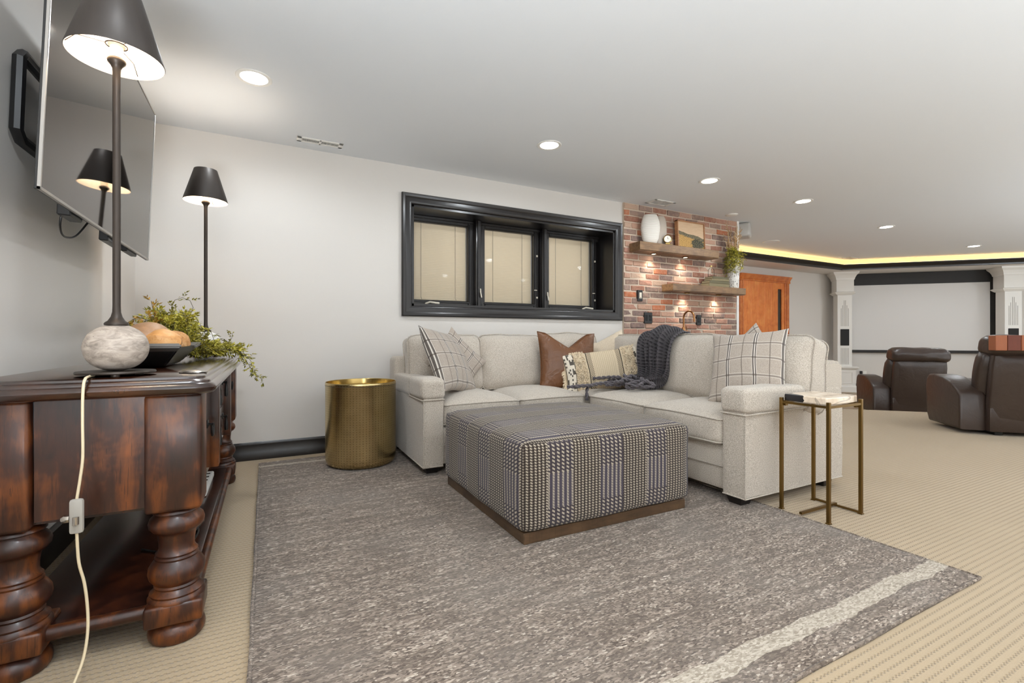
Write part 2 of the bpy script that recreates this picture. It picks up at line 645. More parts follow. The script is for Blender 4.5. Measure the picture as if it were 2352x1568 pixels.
def m_petrified():
    M = Mat('petrified_wood', '#d0bca2', .25, coat=.3)
    p = M.wpos()
    f = M.noise(M.wpos((2, 8, 4)), 2.5, 5, .6, .8)
    c = M.ramp(f, [(.3, '#a98f76'), (.44, '#dcc9b2'), (.6, '#ead9c4'), (.72, '#c5ab8f')])
    x, y, z = M.sep(p)
    # black quarter at the end next to the sofa
    blk = M.math('LESS_THAN', M.math('ADD', M.math('SUBTRACT', x, M.math('MULTIPLY', y, .55)), M.math('MULTIPLY', M.noise(p, 14, 4), .07)), 1.715)
    c = M.mix(blk, c, '#16151a')
    vein = M.math('LESS_THAN', M.math('ABSOLUTE', M.math('SUBTRACT', M.noise(M.wpos((1, 4, 2)), 2, 2), .5)), .008)
    c = M.mix(M.math('MULTIPLY', vein, .4), c, '#57463a')
    M.color(c)
    return M.m


def m_leather(name, c0, c1, rough=.38, wr=.5):
    M = Mat(name, c0, rough, spec=.5)
    p = M.wpos()
    M.color(M.mix(M.noise(p, 7, 4), c0, c1))
    M.bump(M.math('ADD', M.math('MULTIPLY', M.noise(p, 10, 3, .5, 1.2), 1.5), M.math('MULTIPLY', M.noise(p, 260, 2), .12)), wr, .02)
    return M.m


def m_knit():
    M = Mat('chunky_knit', '#4b4648', .95, spec=.1, sheen=.3)
    u, v, w = M.sep(M.coord('UV'))
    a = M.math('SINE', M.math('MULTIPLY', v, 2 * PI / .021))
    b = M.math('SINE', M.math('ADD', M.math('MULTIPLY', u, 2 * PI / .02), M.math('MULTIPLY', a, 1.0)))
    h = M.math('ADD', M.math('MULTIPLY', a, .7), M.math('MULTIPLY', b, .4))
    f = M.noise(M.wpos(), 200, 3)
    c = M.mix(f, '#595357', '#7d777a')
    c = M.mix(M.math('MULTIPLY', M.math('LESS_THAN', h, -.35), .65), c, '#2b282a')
    M.color(c)
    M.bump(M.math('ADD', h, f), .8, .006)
    return M.m


def m_glass(name, tint='#ffffff', rough=0.0, amount=.9):
    """thin clear sheet: mostly see-through, mirror-like at its Fresnel angle."""
    M = Mat(name, tint, rough)
    tr = M.n('ShaderNodeBsdfTransparent'); tr.inputs['Color'].default_value = srgb(tint)
    gl = M.n('ShaderNodeBsdfGlossy'); gl.inputs['Roughness'].default_value = .02
    fr = M.n('ShaderNodeFresnel'); fr.inputs['IOR'].default_value = 1.14
    mx = M.n('ShaderNodeMixShader')
    M.link(fr.outputs[0], mx.inputs[0]); M.link(tr.outputs[0], mx.inputs[1]); M.link(gl.outputs[0], mx.inputs[2])
    M.link(mx.outputs[0], M.nt.nodes['Material Output'].inputs['Surface'])
    return M.m


def m_leaf(name, c0, c1, c2):
    M = Mat(name, c0, .55, spec=.3)
    g = M.n('ShaderNodeNewGeometry')
    M.color(M.ramp(g.outputs['Random Per Island'], [(0, c0), (.5, c1), (1, c2)]))
    return M.m


def m_boards(name, stops, rough=.45):
    M = Mat(name, '#7a4a2c', rough)
    oi = M.n('ShaderNodeObjectInfo')
    c = M.ramp(oi.outputs['Random'], stops, 'CONSTANT')
    f = M.noise(M.coord('Object', (60, 60, 6)), 1.5, 4)
    M.color(M.mix(M.math('MULTIPLY', f, .35), c, '#2d1a10'))
    return M.m


MT = {}
MT['wall'] = m_paint('wall_paint_greige', '#d6d1cb')
MT['ceiling'] = m_paint('ceiling_paint_white', '#dfe1e3', .12, 40)
MT['white'] = plain('white_enamel', '#e6e3dd', .35)
MT['cream_plastic'] = plain('cream_plastic', '#d9d0bf', .4)
MT['cove'] = plain('cove_paint', '#e9dcc0', .6)
MT['black_trim'] = plain('black_lacquer', '#1c1817', .3, coat=.12, coat_rough=.15)
MT['black_plastic'] = plain('black_plastic', '#141313', .4)
MT['black_matte'] = plain('black_matte', '#161413', .7)
MT['carpet'] = m_carpet()
MT['rug'] = m_rug()
MT['fabric'] = m_fabric()
MT['piping'] = m_fabric('fabric_piping', '#978c80', '#cfc6ba', '#b4aa9d', 240)
MT['cream_fabric'] = m_fabric('fabric_cream', '#b8a68e', '#dccfbb', '#cdbda6', 260)
MT['plaid'] = m_plaid()
MT['weave'] = m_weave()
MT['travertine'] = m_travertine()
MT['marble'] = plain('white_stone', '#d9d6d2', .5)
MT['brass'] = m_brass_drum()
MT['brass_plain'] = plain('brass_polished', '#d2b878', .18, metal=1)
MT['antique'] = plain('antique_brass', '#7b6238', .38, metal=1)
MT['copper'] = plain('brushed_copper_brass', '#a5764c', .3, metal=1)
MT['bronze'] = plain('dark_bronze', '#3b332d', .42, metal=.6)
MT['shade'] = plain('shade_dark', '#352f2b', .45, metal=.3)
MT['shade_in'] = plain('shade_lining', '#efe6d9', .7)
MT['bulb'] = Mat('bulb_glow', '#fff4e0', .4).emit('#ffe6c0', 14).m
MT['can_lens'] = Mat('can_lens_glow', '#ffffff', .4).emit('#fff6ea', 16).m
MT['puck_lens'] = Mat('puck_lens_glow', '#ffffff', .4).emit('#ffeed6', 12).m
MT['led'] = Mat('led_tape_glow', '#ffffff', .4).emit('#ffd184', 5).m
MT['cab_wood'] = m_wood('cabinet_wood', '#170b06', '#3a1b0d', '#7b4217', (6, 6, 1.2), 4, .4, .12)
MT['cab_top'] = m_wood('cabinet_top_wood', '#150a06', '#2c150b', '#4a2710', (1.2, 6, 6), 4, .2, .8)
MT['cab_dark'] = m_wood('cabinet_wood_dark', '#130b08', '#2b1610', '#4a2515', (6, 6, 1.2), 4, .25, .4)
MT['cab_front'] = m_wood('cabinet_front_wood', '#1a0e09', '#2e1810', '#48260f', (6, 6, 1.2), 4, .16, 1.0)
MT['shelf_wood'] = m_wood('shelf_wood', '#5c452f', '#7b5d40', '#94744f', (1.5, 9, 9), 5, .45, .1)
MT['oak'] = m_wood('frame_oak', '#8a5f3d', '#a87650', '#bd8d63', (2, 2, 8), 5, .5, 0)
MT['door_wood'] = m_wood('door_cedar', '#c4611c', '#dc7a30', '#e89649', (14, 14, 1.0), 4, .4, .2, spots=False)
MT['door_trim'] = m_wood('door_cedar_trim', '#b05a20', '#c76b2a', '#d98742', (3, 3, 3), 4, .35, .3, spots=False)
MT['plinth'] = m_wood('plinth_wood', '#35261a', '#4b3725', '#5d4630', (2, 2, 9), 5, .4, .1)
MT['bowl'] = plain('black_wood_bowl', '#191817', .35, coat=.3)
MT['bowl_rim'] = plain('grey_bowl_rim', '#6d6863', .5)
MT['ball_light'] = m_wood('ball_light_wood', '#b97c42', '#d49a5c', '#e4b57c', (3, 9, 9), 8, .5, 0)
MT['ball_tan'] = m_wood('ball_tan_wood', '#8d6a4c', '#a98362', '#bd987a', (2, 4, 4), 6, .5, 0)
MT['ball_cork'] = m_wood('ball_cork_wood', '#8a5a30', '#bd8852', '#d9ad7c', (9, 9, 9), 10, .8, 0)
MT['brick'] = m_brick()
MT['mortar'] = m_paint('mortar', '#c6b4a1', .5, 120)
MT['painting'] = m_painting()
MT['lumbar'] = m_lumbar()
MT['fringe'] = plain('cotton_fringe', '#dccbb0', .95)
MT['petrified'] = m_petrified()
MT['tan_leather'] = m_leather('leather_cognac', '#59351b', '#744a29', .34, .45)
MT['brown_leather'] = m_leather('leather_brown', '#352923', '#40332c', .34, .12)
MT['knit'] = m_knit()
MT['rope'] = m_fabric('fringe_yarn', '#484346', '#736d70', '#5c565a', 220)
MT['granite'] = plain('black_granite', '#161616', .2)
MT['tv_screen'] = plain('tv_glass', '#473e36', .035, metal=1)
MT['steel'] = plain('brushed_steel', '#a8a49f', .35, metal=1)
MT['nickel'] = plain('nickel', '#b9b4ad', .25, metal=1)
MT['glass'] = m_glass('clear_glass')
MT['window_glass'] = m_glass('window_glass')
MT['blind'] = plain('blind_slat_ivory', '#eadbc0', .5)
MT['door_glass'] = plain('dark_door_glass', '#2a201a', .1)
MT['screen'] = plain('screen_vinyl', '#d8d5d2', .7)
MT['proj_black'] = plain('screen_black', '#201d1b', .6)
MT['leaf_green'] = m_leaf('leaf_olive', '#8f8a2a', '#b4ab3c', '#d2c55c')
MT['leaf_dark'] = m_leaf('leaf_dusky', '#5c5a2a', '#85802f', '#a89c48')
MT['leaf_tip'] = m_leaf('leaf_tip_amber', '#a4762c', '#b58d3a', '#8b8530')
MT['leaf_dry'] = m_leaf('leaf_dried', '#8d6a38', '#b08a5c', '#c9b8a0')
MT['stem'] = plain('stem_brown', '#4d4428', .7)
MT['ceramic'] = Mat('ribbed_ceramic', '#d9d3ca', .6)
_m = MT['ceramic']
_m.bump(_m.math('SINE', _m.math('MULTIPLY', _m.sep(_m.coord('Object'))[2], 2 * PI / .012)), .35, .004)
MT['ceramic'] = _m.m
MT['ceramic_plain'] = plain('smooth_ceramic', '#b9ada0', .55)
_m = Mat('rough_white_clay', '#d9d5cd', .9)
_v = _m.noise(_m.coord('Object', (60, 60, 30)), 1.5, 3)
_m.color(_m.mix(_m.math('LESS_THAN', _v, .42), '#dedad3', '#77706a'))
_m.bump(_v, .9, .01)
MT['pitcher'] = _m.m
MT['book_a'] = plain('book_olive', '#7d7253', .6)
MT['book_b'] = plain('book_moss', '#655e44', .6)
MT['book_page'] = plain('book_pages', '#a89c7c', .8)
MT['box_glass'] = m_glass('brass_box_glass', '#f2e8cf')
MT['block'] = m_boards('block_wood', [(0, '#6e3320'), (.25, '#8d4a30'), (.45, '#4a2618'), (.6, '#a35f3c'), (.8, '#7f3f28')])
MT['clear_plastic'] = Mat('clear_cord_plastic', '#e4d9c6', .35).m
MT['cord_clear'] = plain('clear_cord', '#d6c6a6', .3)
MT['switch_clear'] = Mat('switch_plastic', '#e9e4da', .2).m
MT['switch_clear'].node_tree.nodes['Principled BSDF'].inputs['Transmission Weight'].default_value = .55
MT['clock_face'] = plain('clock_dial', '#e8e2d6', .5)
MT['vent_dark'] = plain('vent_shadow', '#3d3833', .8)

# ---------------------------------------------------------------- room shell
X1, X2, Y0 = 3.414, 14.5, -3.6
WX0, WX1, WZ0, WZ1 = 1.142, 3.414, 1.212, 2.103   # window opening
STEP = 10.13                                        # x + y on the edge of the raised floor
SCR = 16.31                                         # x + y on the screen wall
TRAY = 15.17                                        # x + y on the edge of the dropped soffit

b = MB()
b.prism([(WL - .1, Y0), (STEP - Y0, Y0), (STEP - 4.7, 4.7), (STEP - 4.7, WB + .1), (WL - .1, WB + .1)], -.3, 0)
floor = struct('floor', b, MT['carpet'])
b = MB()
b.prism([(STEP - Y0, Y0), (X2 + .1, Y0), (X2 + .1, FAR + .1), (STEP - 4.7, FAR + .1), (STEP - 4.7, 4.7)], -.45, LOW)
struct('floor_lower', b, MT['carpet'])
b = MB()
b.box(WL - .1, X2 + .1, Y0 - .1, FAR + .1, CEIL, CEIL + .12)
struct('ceiling', b, MT['ceiling'])

b = MB(); b.box(WL - .1, WL, Y0, WB + .1, 0, CEIL)
struct('wall_left', b, MT['wall'])
b = MB()
b.box(WL, WX0, WB, WB + .34, 0, CEIL)
b.box(WX1, 5.43, WB, WB + .34, 0, CEIL)
b.box(WX0, WX1, WB, WB + .34, 0, WZ0)
b.box(WX0, WX1, WB, WB + .34, WZ1, CEIL)
b.box(WX0, WX1, WB + .34, WB + .40, WZ0 - .1, WZ1 + .1)
struct('wall_back', b, MT['wall'])
b = MB(); b.box(5.36, 5.43, WB + .34, FAR, LOW, CEIL)
struct('wall_return', b, MT['wall'])
b = MB(); b.box(5.43, SCR - FAR + .2, FAR, FAR + .1, LOW, CEIL)
struct('wall_far', b, MT['wall'])
b = MB(); b.prism([(SCR - FAR, FAR), (X2, SCR - X2), (X2 + .1, SCR - X2), (X2 + .1, FAR + .1), (SCR - FAR, FAR + .1)], LOW, CEIL)
struct('wall_screen', b, MT['wall'])
b = MB(); b.box(X2, X2 + .1, Y0, SCR - X2, LOW, CEIL)
struct('wall_right', b, MT['wall'])
b = MB(); b.box(WL - .1, X2 + .1, Y0 - .1, Y0, LOW, CEIL)
struct('wall_front', b, MT['wall'])

# dropped soffit round the theatre, black crown under a lit cove
b = MB()
b.prism([(5.43, 5.19), (TRAY - 5.19, 5.19), (X2, TRAY - X2), (X2, SCR - X2), (SCR - FAR, FAR), (5.43, FAR)], 2.250, CEIL)
struct('ceiling_soffit', b, MT['cove'])
b = MB()
b.prism([(5.43, 5.20), (TRAY - 5.19 + .005, 5.20), (X2, TRAY - X2 + .014), (X2, SCR - X2), (SCR - FAR, FAR), (5.43, FAR)], 2.246, 2.250)
struct('trim_3', b, MT['wall'])
crown = [(0, 2.252), (.012, 2.244), (.03, 2.252), (.034, 2.27), (.05, 2.295), (.075, 2.318), (.082, 2.345), (.07, 2.35), (0, 2.35)]
b = MB()
b.sweep(crown, [(5.44, 5.19, 0), (TRAY - 5.19, 5.19, 0), (X2, TRAY - X2, 0)])
crown_o = struct('trim_1', b, MT['black_trim'], smooth=35)
b = MB()
b.sweep([(.02, 2.351), (.055, 2.351), (.055, 2.355), (.02, 2.355)], [(5.44, 5.19, 0), (TRAY - 5.19, 5.19, 0), (X2, TRAY - X2, 0)])
b.build('led_tape', MT['led'], crown_o)

# baseboards: black, stepped cap
base_prof = [(0, 0), (.018, 0), (.018, .055), (.014, .062), (.014, .118), (.009, .126), (.006, .134), (0, .134)]
b = MB(); b.sweep(base_prof, [(WL, WB, 0), (BR0, WB, 0)])
struct('baseboard_back', b, MT['black_trim'], smooth=30)
b = MB(); b.sweep(base_prof, [(WL, Y0, 0), (WL, WB, 0)])
struct('baseboard_left', b, MT['black_trim'], smooth=30)
b = MB(); b.sweep([(o, z + LOW) for o, z in base_prof], [(9.15, FAR, 0), (SCR - FAR, FAR, 0), (X2, SCR - X2, 0)])
struct('baseboard_far', b, MT['black_trim'], smooth=30)
b = MB(); b.box(5.405, 5.445, WB - .035, WB + .05, 0, CEIL)
struct('trim_2', b, MT['white'])

# ---------------------------------------------------------------- window_1: deep black triple window
win = thing('window_1', None, None, ((WX0 + WX1) / 2, WB, WZ0))
win['kind'] = 'structure'
ci = [(0, 0), (.004, .012), (.012, .018), (.03, .022), (.055, .022), (.068, .03), (.086, .034), (.094, .026), (.094, 0)]
# casing: four mitred boards
def casing_board(p, q, outdir):
    """board from inner corner p to inner corner q; outdir points away from the opening (x, z)."""
    bm = bmesh.new()
    p = Vector(p); q = Vector(q); o = Vector(outdir)
    d = (q - p).normalized()
    ra, rb = [], []
    for w_, t_ in ci:
        for ring, base, sgn in ((ra, p, -1), (rb, q, 1)):
            c = base + o * w_ + d * sgn * w_
            ring.append(bm.verts.new((c.x, WB - t_, c.y)))
    k = len(ci)
    for i in range(k):
        j = (i + 1) % k
        bm.faces.new((ra[i], ra[j], rb[j], rb[i]))
    bm.faces.new(ra); bm.faces.new(rb[::-1])
    bmesh.ops.recalc_face_normals(bm, faces=bm.faces[:])
    return MB().add(bm)
for p, q, o in (((WX0, WZ0), (WX1, WZ0), (0, -1)), ((WX0, WZ1), (WX1, WZ1), (0, 1)), ((WX0, WZ0), (WX0, WZ1), (-1, 0)), ((WX1, WZ0), (WX1, WZ1), (1, 0))):
    casing_board(p, q, o).build('casing', MT['black_trim'], win, smooth=25)
YG = WB + .30
b = MB()
b.box(WX0, WX0 + .018, WB - .002, YG, WZ0, WZ1); b.box(WX1 - .018, WX1, WB - .002, YG, WZ0, WZ1)
b.build('side_jamb', MT['black_trim'], win)
MB().box(WX0, WX1, WB - .002, YG, WZ1 - .018, WZ1).build('head_jamb', MT['black_trim'], win)
MB().box(WX0, WX1, WB - .002, YG, WZ0, WZ0 + .02).build('window_sill', MT['black_trim'], win)
PX = [(1.205, 1.783), (1.964, 2.537), (2.730, 3.307)]
PZ0, PZ1 = 1.289, 2.03
for xm in (1.868, 2.634):
    b = MB(); b.box(xm - .032, xm + .032, YG - .11, YG + .02, WZ0 + .02, WZ1 - .018, .006, 2)
    b.box(xm - .018, xm + .018, YG - .125, YG - .11, WZ0 + .02, WZ1 - .018, .004, 1)
    b.build('mullion', MT['black_trim'], win, smooth=30)
b = MB(); b.box(WX0 + .018, WX1 - .018, YG - .03, YG + .02, WZ1 - .075, WZ1 - .018)
b.box(WX0 + .018, WX1 - .018, YG - .055, YG - .03, WZ1 - .045, WZ1 - .018, .004, 1)
b.build('head_frame', MT['black_trim'], win, smooth=30)
for k, (xa, xb) in enumerate(PX):
    s = MB()
    e = .062
    s.box(xa - e, xa, YG - .04, YG + .01, PZ0 - e, PZ1 + e, .005, 1)
    s.box(xb, xb + e, YG - .04, YG + .01, PZ0 - e, PZ1 + e, .005, 1)
    s.box(xa, xb, YG - .04, YG + .01, PZ1, PZ1 + e, .005, 1)
    s.box(xa, xb, YG - .04, YG + .01, PZ0 - e, PZ0, .005, 1)
    s.box(xa - .012, xb + .012, YG - .05, YG - .04, PZ0 - .022, PZ0 - .008, .003, 1)
    s.box(xb + .01, xb + .022, YG - .05, YG - .04, PZ0 - .02, PZ1 + .02, .003, 1)
    sash = s.build('sash', MT['black_trim'], win, smooth=30)
    MB().box(xa, xb, YG - .006, YG - .002, PZ0, PZ1).build('pane', MT['window_glass'], sash)
    sl = MB()
    ns = 46
    for i in range(ns):
        z = PZ0 + .004 + (PZ1 - PZ0 - .008) * i / (ns - 1)
        sl.grid(lambda u, v, z=z: Vector((xa + .004 + u * (xb - xa - .012), YG + .018 - .010 * v + .001, z - .0085 + .017 * v + .0012 * math.sin(PI * v))), 1, 3)
    sl.build('blind_slats', MT['blind'], sash, smooth=60, kind='stuff', label='closed ivory mini blind slats behind the glass')
    co = MB()
    for xc in (xa + .11, xb - .12):
        co.tube([(xc, YG + .004, PZ1), (xc, YG + .004, PZ0 + .03), (xc + (.01 if k == 0 else .004), YG + .004, PZ0 + .008)], .0014, 5)
    co.build('blind_cord', MT['vent_dark'], sash)
    lv = MB()
    for zz in ((PZ0 + .50, PZ0 + .055) if k else ()):
        lv.box(xb + .026, xb + .042, YG - .055, YG - .04, zz, zz + .022, .003, 1)
    if k: lv.box(xb + .0, xb + .034, YG - .056, YG - .042, PZ0 + .14, PZ0 + .150, .003, 1); lv.build('latch', MT['cream_plastic'], sash, label='small ivory sash latches')
    if k != 1:
        xc = xa + .18 if k == 0 else xb - .12
        h = MB()
        h.box(xc - .075, xc + .075, YG - .115, YG - .055, WZ0 + .02, WZ0 + .034, .006, 2)
        h.tube([(xc - .06, YG - .10, WZ0 + .035), (xc - .02, YG - .115, WZ0 + .052), (xc + .07, YG - .12, WZ0 + .04)], [.010, .009, .012], 8)
        h.build('crank_handle', MT['cream_plastic'], sash, smooth=50, label='ivory folding crank handle')
        xl = xb + .095 if k == 0 else xa - .075
        h = MB()
        h.box(xl - .006, xl + .006, YG - .128, YG - .112, PZ0 + .085, PZ0 + .125, .003, 1)
        h.tube([(xl, YG - .13, PZ0 + .12), (xl - .004, YG - .14, PZ0 + .085), (xl + .004, YG - .145, PZ0 + .035)], [.006, .006, .007], 7)
        h.build('lock_lever', MT['cream_plastic'], sash, smooth=50, label='ivory sash lock lever')

# ---------------------------------------------------------------- brick veneer, every brick its own piece
b = MB(); b.box(BR0, BR1, WB - .022, WB, .90, CEIL)
brickwall = struct('wall_brick', b, MT['mortar'])
rb = random.Random(11)
def brick_mesh(L, Hh, seed):
    bm = bmesh.new()
    bmesh.ops.create_cube(bm, size=1)
    for v in bm.verts: v.co = Vector((v.co.x * L, v.co.y * .03, v.co.z * Hh))
    rr = random.Random(seed)
    bmesh.ops.bevel(bm, geom=[e for e in bm.edges if abs(e.verts[0].co.y) > 0], offset=.006, segments=1, affect='EDGES')
    for v in bm.verts:
        v.co += Vector((rr.uniform(-.003, .003), rr.uniform(-.003, .003), rr.uniform(-.003, .003)))
        if rr.random() < .06 and v.co.y < 0: v.co -= Vector((v.co.x * .07, -.008, v.co.z * .25))
    me = bpy.data.meshes.new('brick')
    bm.to_mesh(me); bm.free()
    me.materials.append(MT['brick'])
    for p in me.polygons: p.use_smooth = False
    return me
BL, BH, PIT, JT = .203, .0575, .0703, .0115
full = [brick_mesh(BL, BH, s) for s in range(7)]
z = CEIL - .006 - BH / 2
row = 0
while z > .93:
    x = BR0 + .004 - (.5 * (BL + JT) if row % 2 else 0) + rb.uniform(-.03, .03)
    while x < BR1 - .01:
        L = BL + rb.uniform(-.012, .012)
        a, c = max(x, BR0 + .002), min(x + L, BR1 - .002)
        if c - a > .03:
            o = bpy.data.objects.new('brick', full[rb.randrange(7)])
            COL.objects.link(o)
            o.parent = brickwall
            o.location = ((a + c) / 2, WB - .015 + rb.uniform(-.004, .004), z + rb.uniform(-.0025, .0025))
            o.scale = ((c - a) / BL, 1, 1)
            o.rotation_euler = (rb.uniform(-.02, .02), rb.uniform(-.012, .012), rb.uniform(-.012, .012))
        x += L + JT
    z -= PIT
    row += 1

# ---------------------------------------------------------------- recessed lights
can_n = [0]
def can(x, y, label, visible=True, power=CAN_POWER):
    t = thing('recessed_light', label, 'ceiling light', (x, y, CEIL), group='recessed ceiling lights')
    b = MB(); b.lathe([(.072, 0), (.072, -.004), (.092, -.006), (.095, -.003), (.095, 0)], 32, cap=False)
    b.build('trim_ring', MT['white'], t, world=False, smooth=40)
    b = MB(); b.lathe([(0, -.002), (.072, -.002)], 28, cap=False)
    b.build('lens', MT['can_lens'], t, world=False)
    can_lamp(x, y, power)
def can_lamp(x, y, power):
    ld = bpy.data.lights.new('can_light', 'SPOT')
    ld.spot_size = R(178); ld.spot_blend = .5; ld.shadow_soft_size = .055; ld.energy = power; ld.color = CAN_COLOR
    lo = bpy.data.objects.new('can_light', ld)
    COL.objects.link(lo)
    lo.location = (x, y, CEIL - .012)
CL = ['round recessed ceiling light nearest the dark tilted television', 'round recessed ceiling light straight above the black framed window',
      'round recessed ceiling light in front of the brick wall', 'round recessed ceiling light on the row just past the brick wall',
      'round recessed ceiling light in the tray above the theatre, left of two', 'round recessed ceiling light in the tray nearest the white projection screen']
CP = [(-.06, 3.11), (1.965, 3.13), (3.776, 3.13), (5.26, 3.12), (7.48, 3.32), (10.33, 3.35)]
for (x, y), l in zip(CP, CL): can(x, y, l)
can_lamp(-.06, .6, CAN_POWER * .7)  # extra lamp on the same can, added to brighten the left side
for x, y in ((-.06, .6), (1.965, .6), (3.78, .6), (5.9, .6), (8.2, .6), (10.8, .3), (-.06, -1.9), (1.965, -1.9), (3.78, -1.9), (5.9, -1.9), (8.6, -1.9)):
    can_lamp(x, y, CAN_POWER)
can_lamp(7.2, 4.3, CAN_POWER * .7)  # lamp only, no fixture here; added to brighten the theatre
can_lamp(10.0, 1.9, CAN_POWER)

# ceiling vents, speaker, detector
def vent(x, y, w, d, label, bars, split=True):
    t = thing('ceiling_vent', label, 'vent', (x, y, CEIL), group=None)
    b = MB()
    b.box(-w / 2, w / 2, -d / 2, -d / 2 + .022, -.008, 0, .003, 1); b.box(-w / 2, w / 2, d / 2 - .022, d / 2, -.008, 0, .003, 1)
    b.box(-w / 2, -w / 2 + .035, -d / 2, d / 2, -.008, 0, .003, 1); b.box(w / 2 - .035, w / 2, -d / 2, d / 2, -.008, 0, .003, 1)
    b.box(-.006, .006, -d / 2, d / 2, -.008, 0)
    b.build('frame', MT['white'], t, world=False)
    b = MB(); b.box(-w / 2 + .03, w / 2 - .03, -d / 2 + .02, d / 2 - .02, -.002, -.0005)
    b.build('duct_shade', MT['vent_dark'], t, world=False)  # flat dark sheet, its colour stands for shade inside the duct
    b = MB()
    for i in range(bars):
        xx = -w / 2 + .04 + (w - .08) * i / (bars - 1)
        b.box(xx - .0017, xx + .0017, -d / 2 + .02, d / 2 - .02, -.007, -.002)
    b.build('louver', MT['white'], t, world=False, kind='stuff')
    return t
vent(.372, 3.895, .33, .095, 'long slim white ceiling register above the bare wall beside the window', 31, True)
vent(3.90, 3.885, .31, .16, 'squarish white ceiling vent right above the brick wall', 14, True)
vent(9.80, 4.93, .30, .16, 'small white ceiling vent beside the lit cove corner', 10, True)
t = thing('ceiling_speaker', 'flat round white speaker grille in the ceiling by the lit cove', 'speaker', (7.03, 4.67, CEIL))
MB().lathe([(.10, 0), (.10, -.004), (.118, -.008), (.122, 0)], 32, cap=False).build('rim', MT['white'], t, world=False, smooth=40)
MB().lathe([(0, -.003), (.10, -.003)], 28, cap=False).build('grille', MT['ceiling'], t, world=False)
t = thing('smoke_detector', 'low white smoke detector on the ceiling near the brick wall end', 'detector', (5.06, 3.87, CEIL))
MB().lathe([(0, -.014), (.045, -.014), (.058, -.009), (.062, 0)], 28, cap=False).build('cover', MT['white'], t, world=False, smooth=40)
MB().lathe([(.063, -.006), (.072, -.005), (.074, 0)], 28, cap=False).build('mounting_ring', MT['white'], t, world=False, smooth=40)

# ---------------------------------------------------------------- theatre end
# projector on the ceiling behind the brick return, aimed at the screen
t = thing('projector', 'pale grey ceiling projector with dark lens beside the brick corner', 'projector', (5.61, 4.15, 2.285), (0, 0, R(32)))
b = MB(); b.box(-.13, .13, -.12, .12, -.03, .147, .03, 3)
b.build('housing', plain('projector_grey', '#b8b5b0', .5), t, world=False, smooth=40)
b = MB(); b.lathe([(.035, 0), (.05, .05), (.048, .052), (.03, .02), (0, .02)], 20, m=Matrix.Translation((.13, -.02, .06)) @ Matrix.Rotation(R(90), 4, 'Y'))
b.build('lens', MT['black_plastic'], t, world=False, smooth=40, label='dark projector lens')
b = MB(); b.lathe([(.05, .146), (.05, .149), (.07, .1495), (.07, .15)], 16)
b.build('ceiling_mount', MT['white'], t, world=False, smooth=40)

# door_1, orange cedar with a slot window
DX0, DX1 = 7.62, 9.08
door = thing('door_1', None, None, ((DX0 + DX1) / 2, FAR, LOW)); door['kind'] = 'structure'
DT = 1.98
nb = 5
dx = (8.72 - (DX0 + .1)) / nb
for i in range(nb):
    b = MB(); b.box(DX0 + .1 + i * dx + .001, DX0 + .1 + (i + 1) * dx - .001, FAR - .05, FAR - .005, LOW + .01, DT, .004, 1)
    b.build('plank', MT['door_wood'], door)
b = MB(); b.box(8.72, 8.84, FAR - .05, FAR - .005, 1.86, DT, .004, 1)
b.build('top_rail', MT['door_wood'], door)
MB().box(8.72, 8.84, FAR - .03, FAR - .01, LOW + .25, 1.86).build('pane', MT['door_glass'], door, label='dark narrow glass slot')
MB().box(8.84, 8.92, FAR - .05, FAR - .005, LOW + .01, DT, .004, 1).build('stile', MT['door_wood'], door)
for xa, xb in ((8.925, DX1 - .02), (DX0, DX0 + .1)):
    b = MB(); b.box(xa, xb, FAR - .06, FAR, LOW, DT, .006, 1); b.box(xa + .04, xa + .06, FAR - .07, FAR - .06, LOW, DT, .004, 1)
    b.build('casing', MT['door_trim'], door)
b = MB(); b.sweep([(0, DT), (.06, DT), (.065, DT + .02), (.055, DT + .035), (.07, DT + .07), (.095, DT + .1), (.1, DT + .12), (0, DT + .12)], [(DX0 - .02, FAR, 0), (DX1 + .01, FAR, 0)])
b.build('head_casing', MT['door_trim'], door, smooth=30)

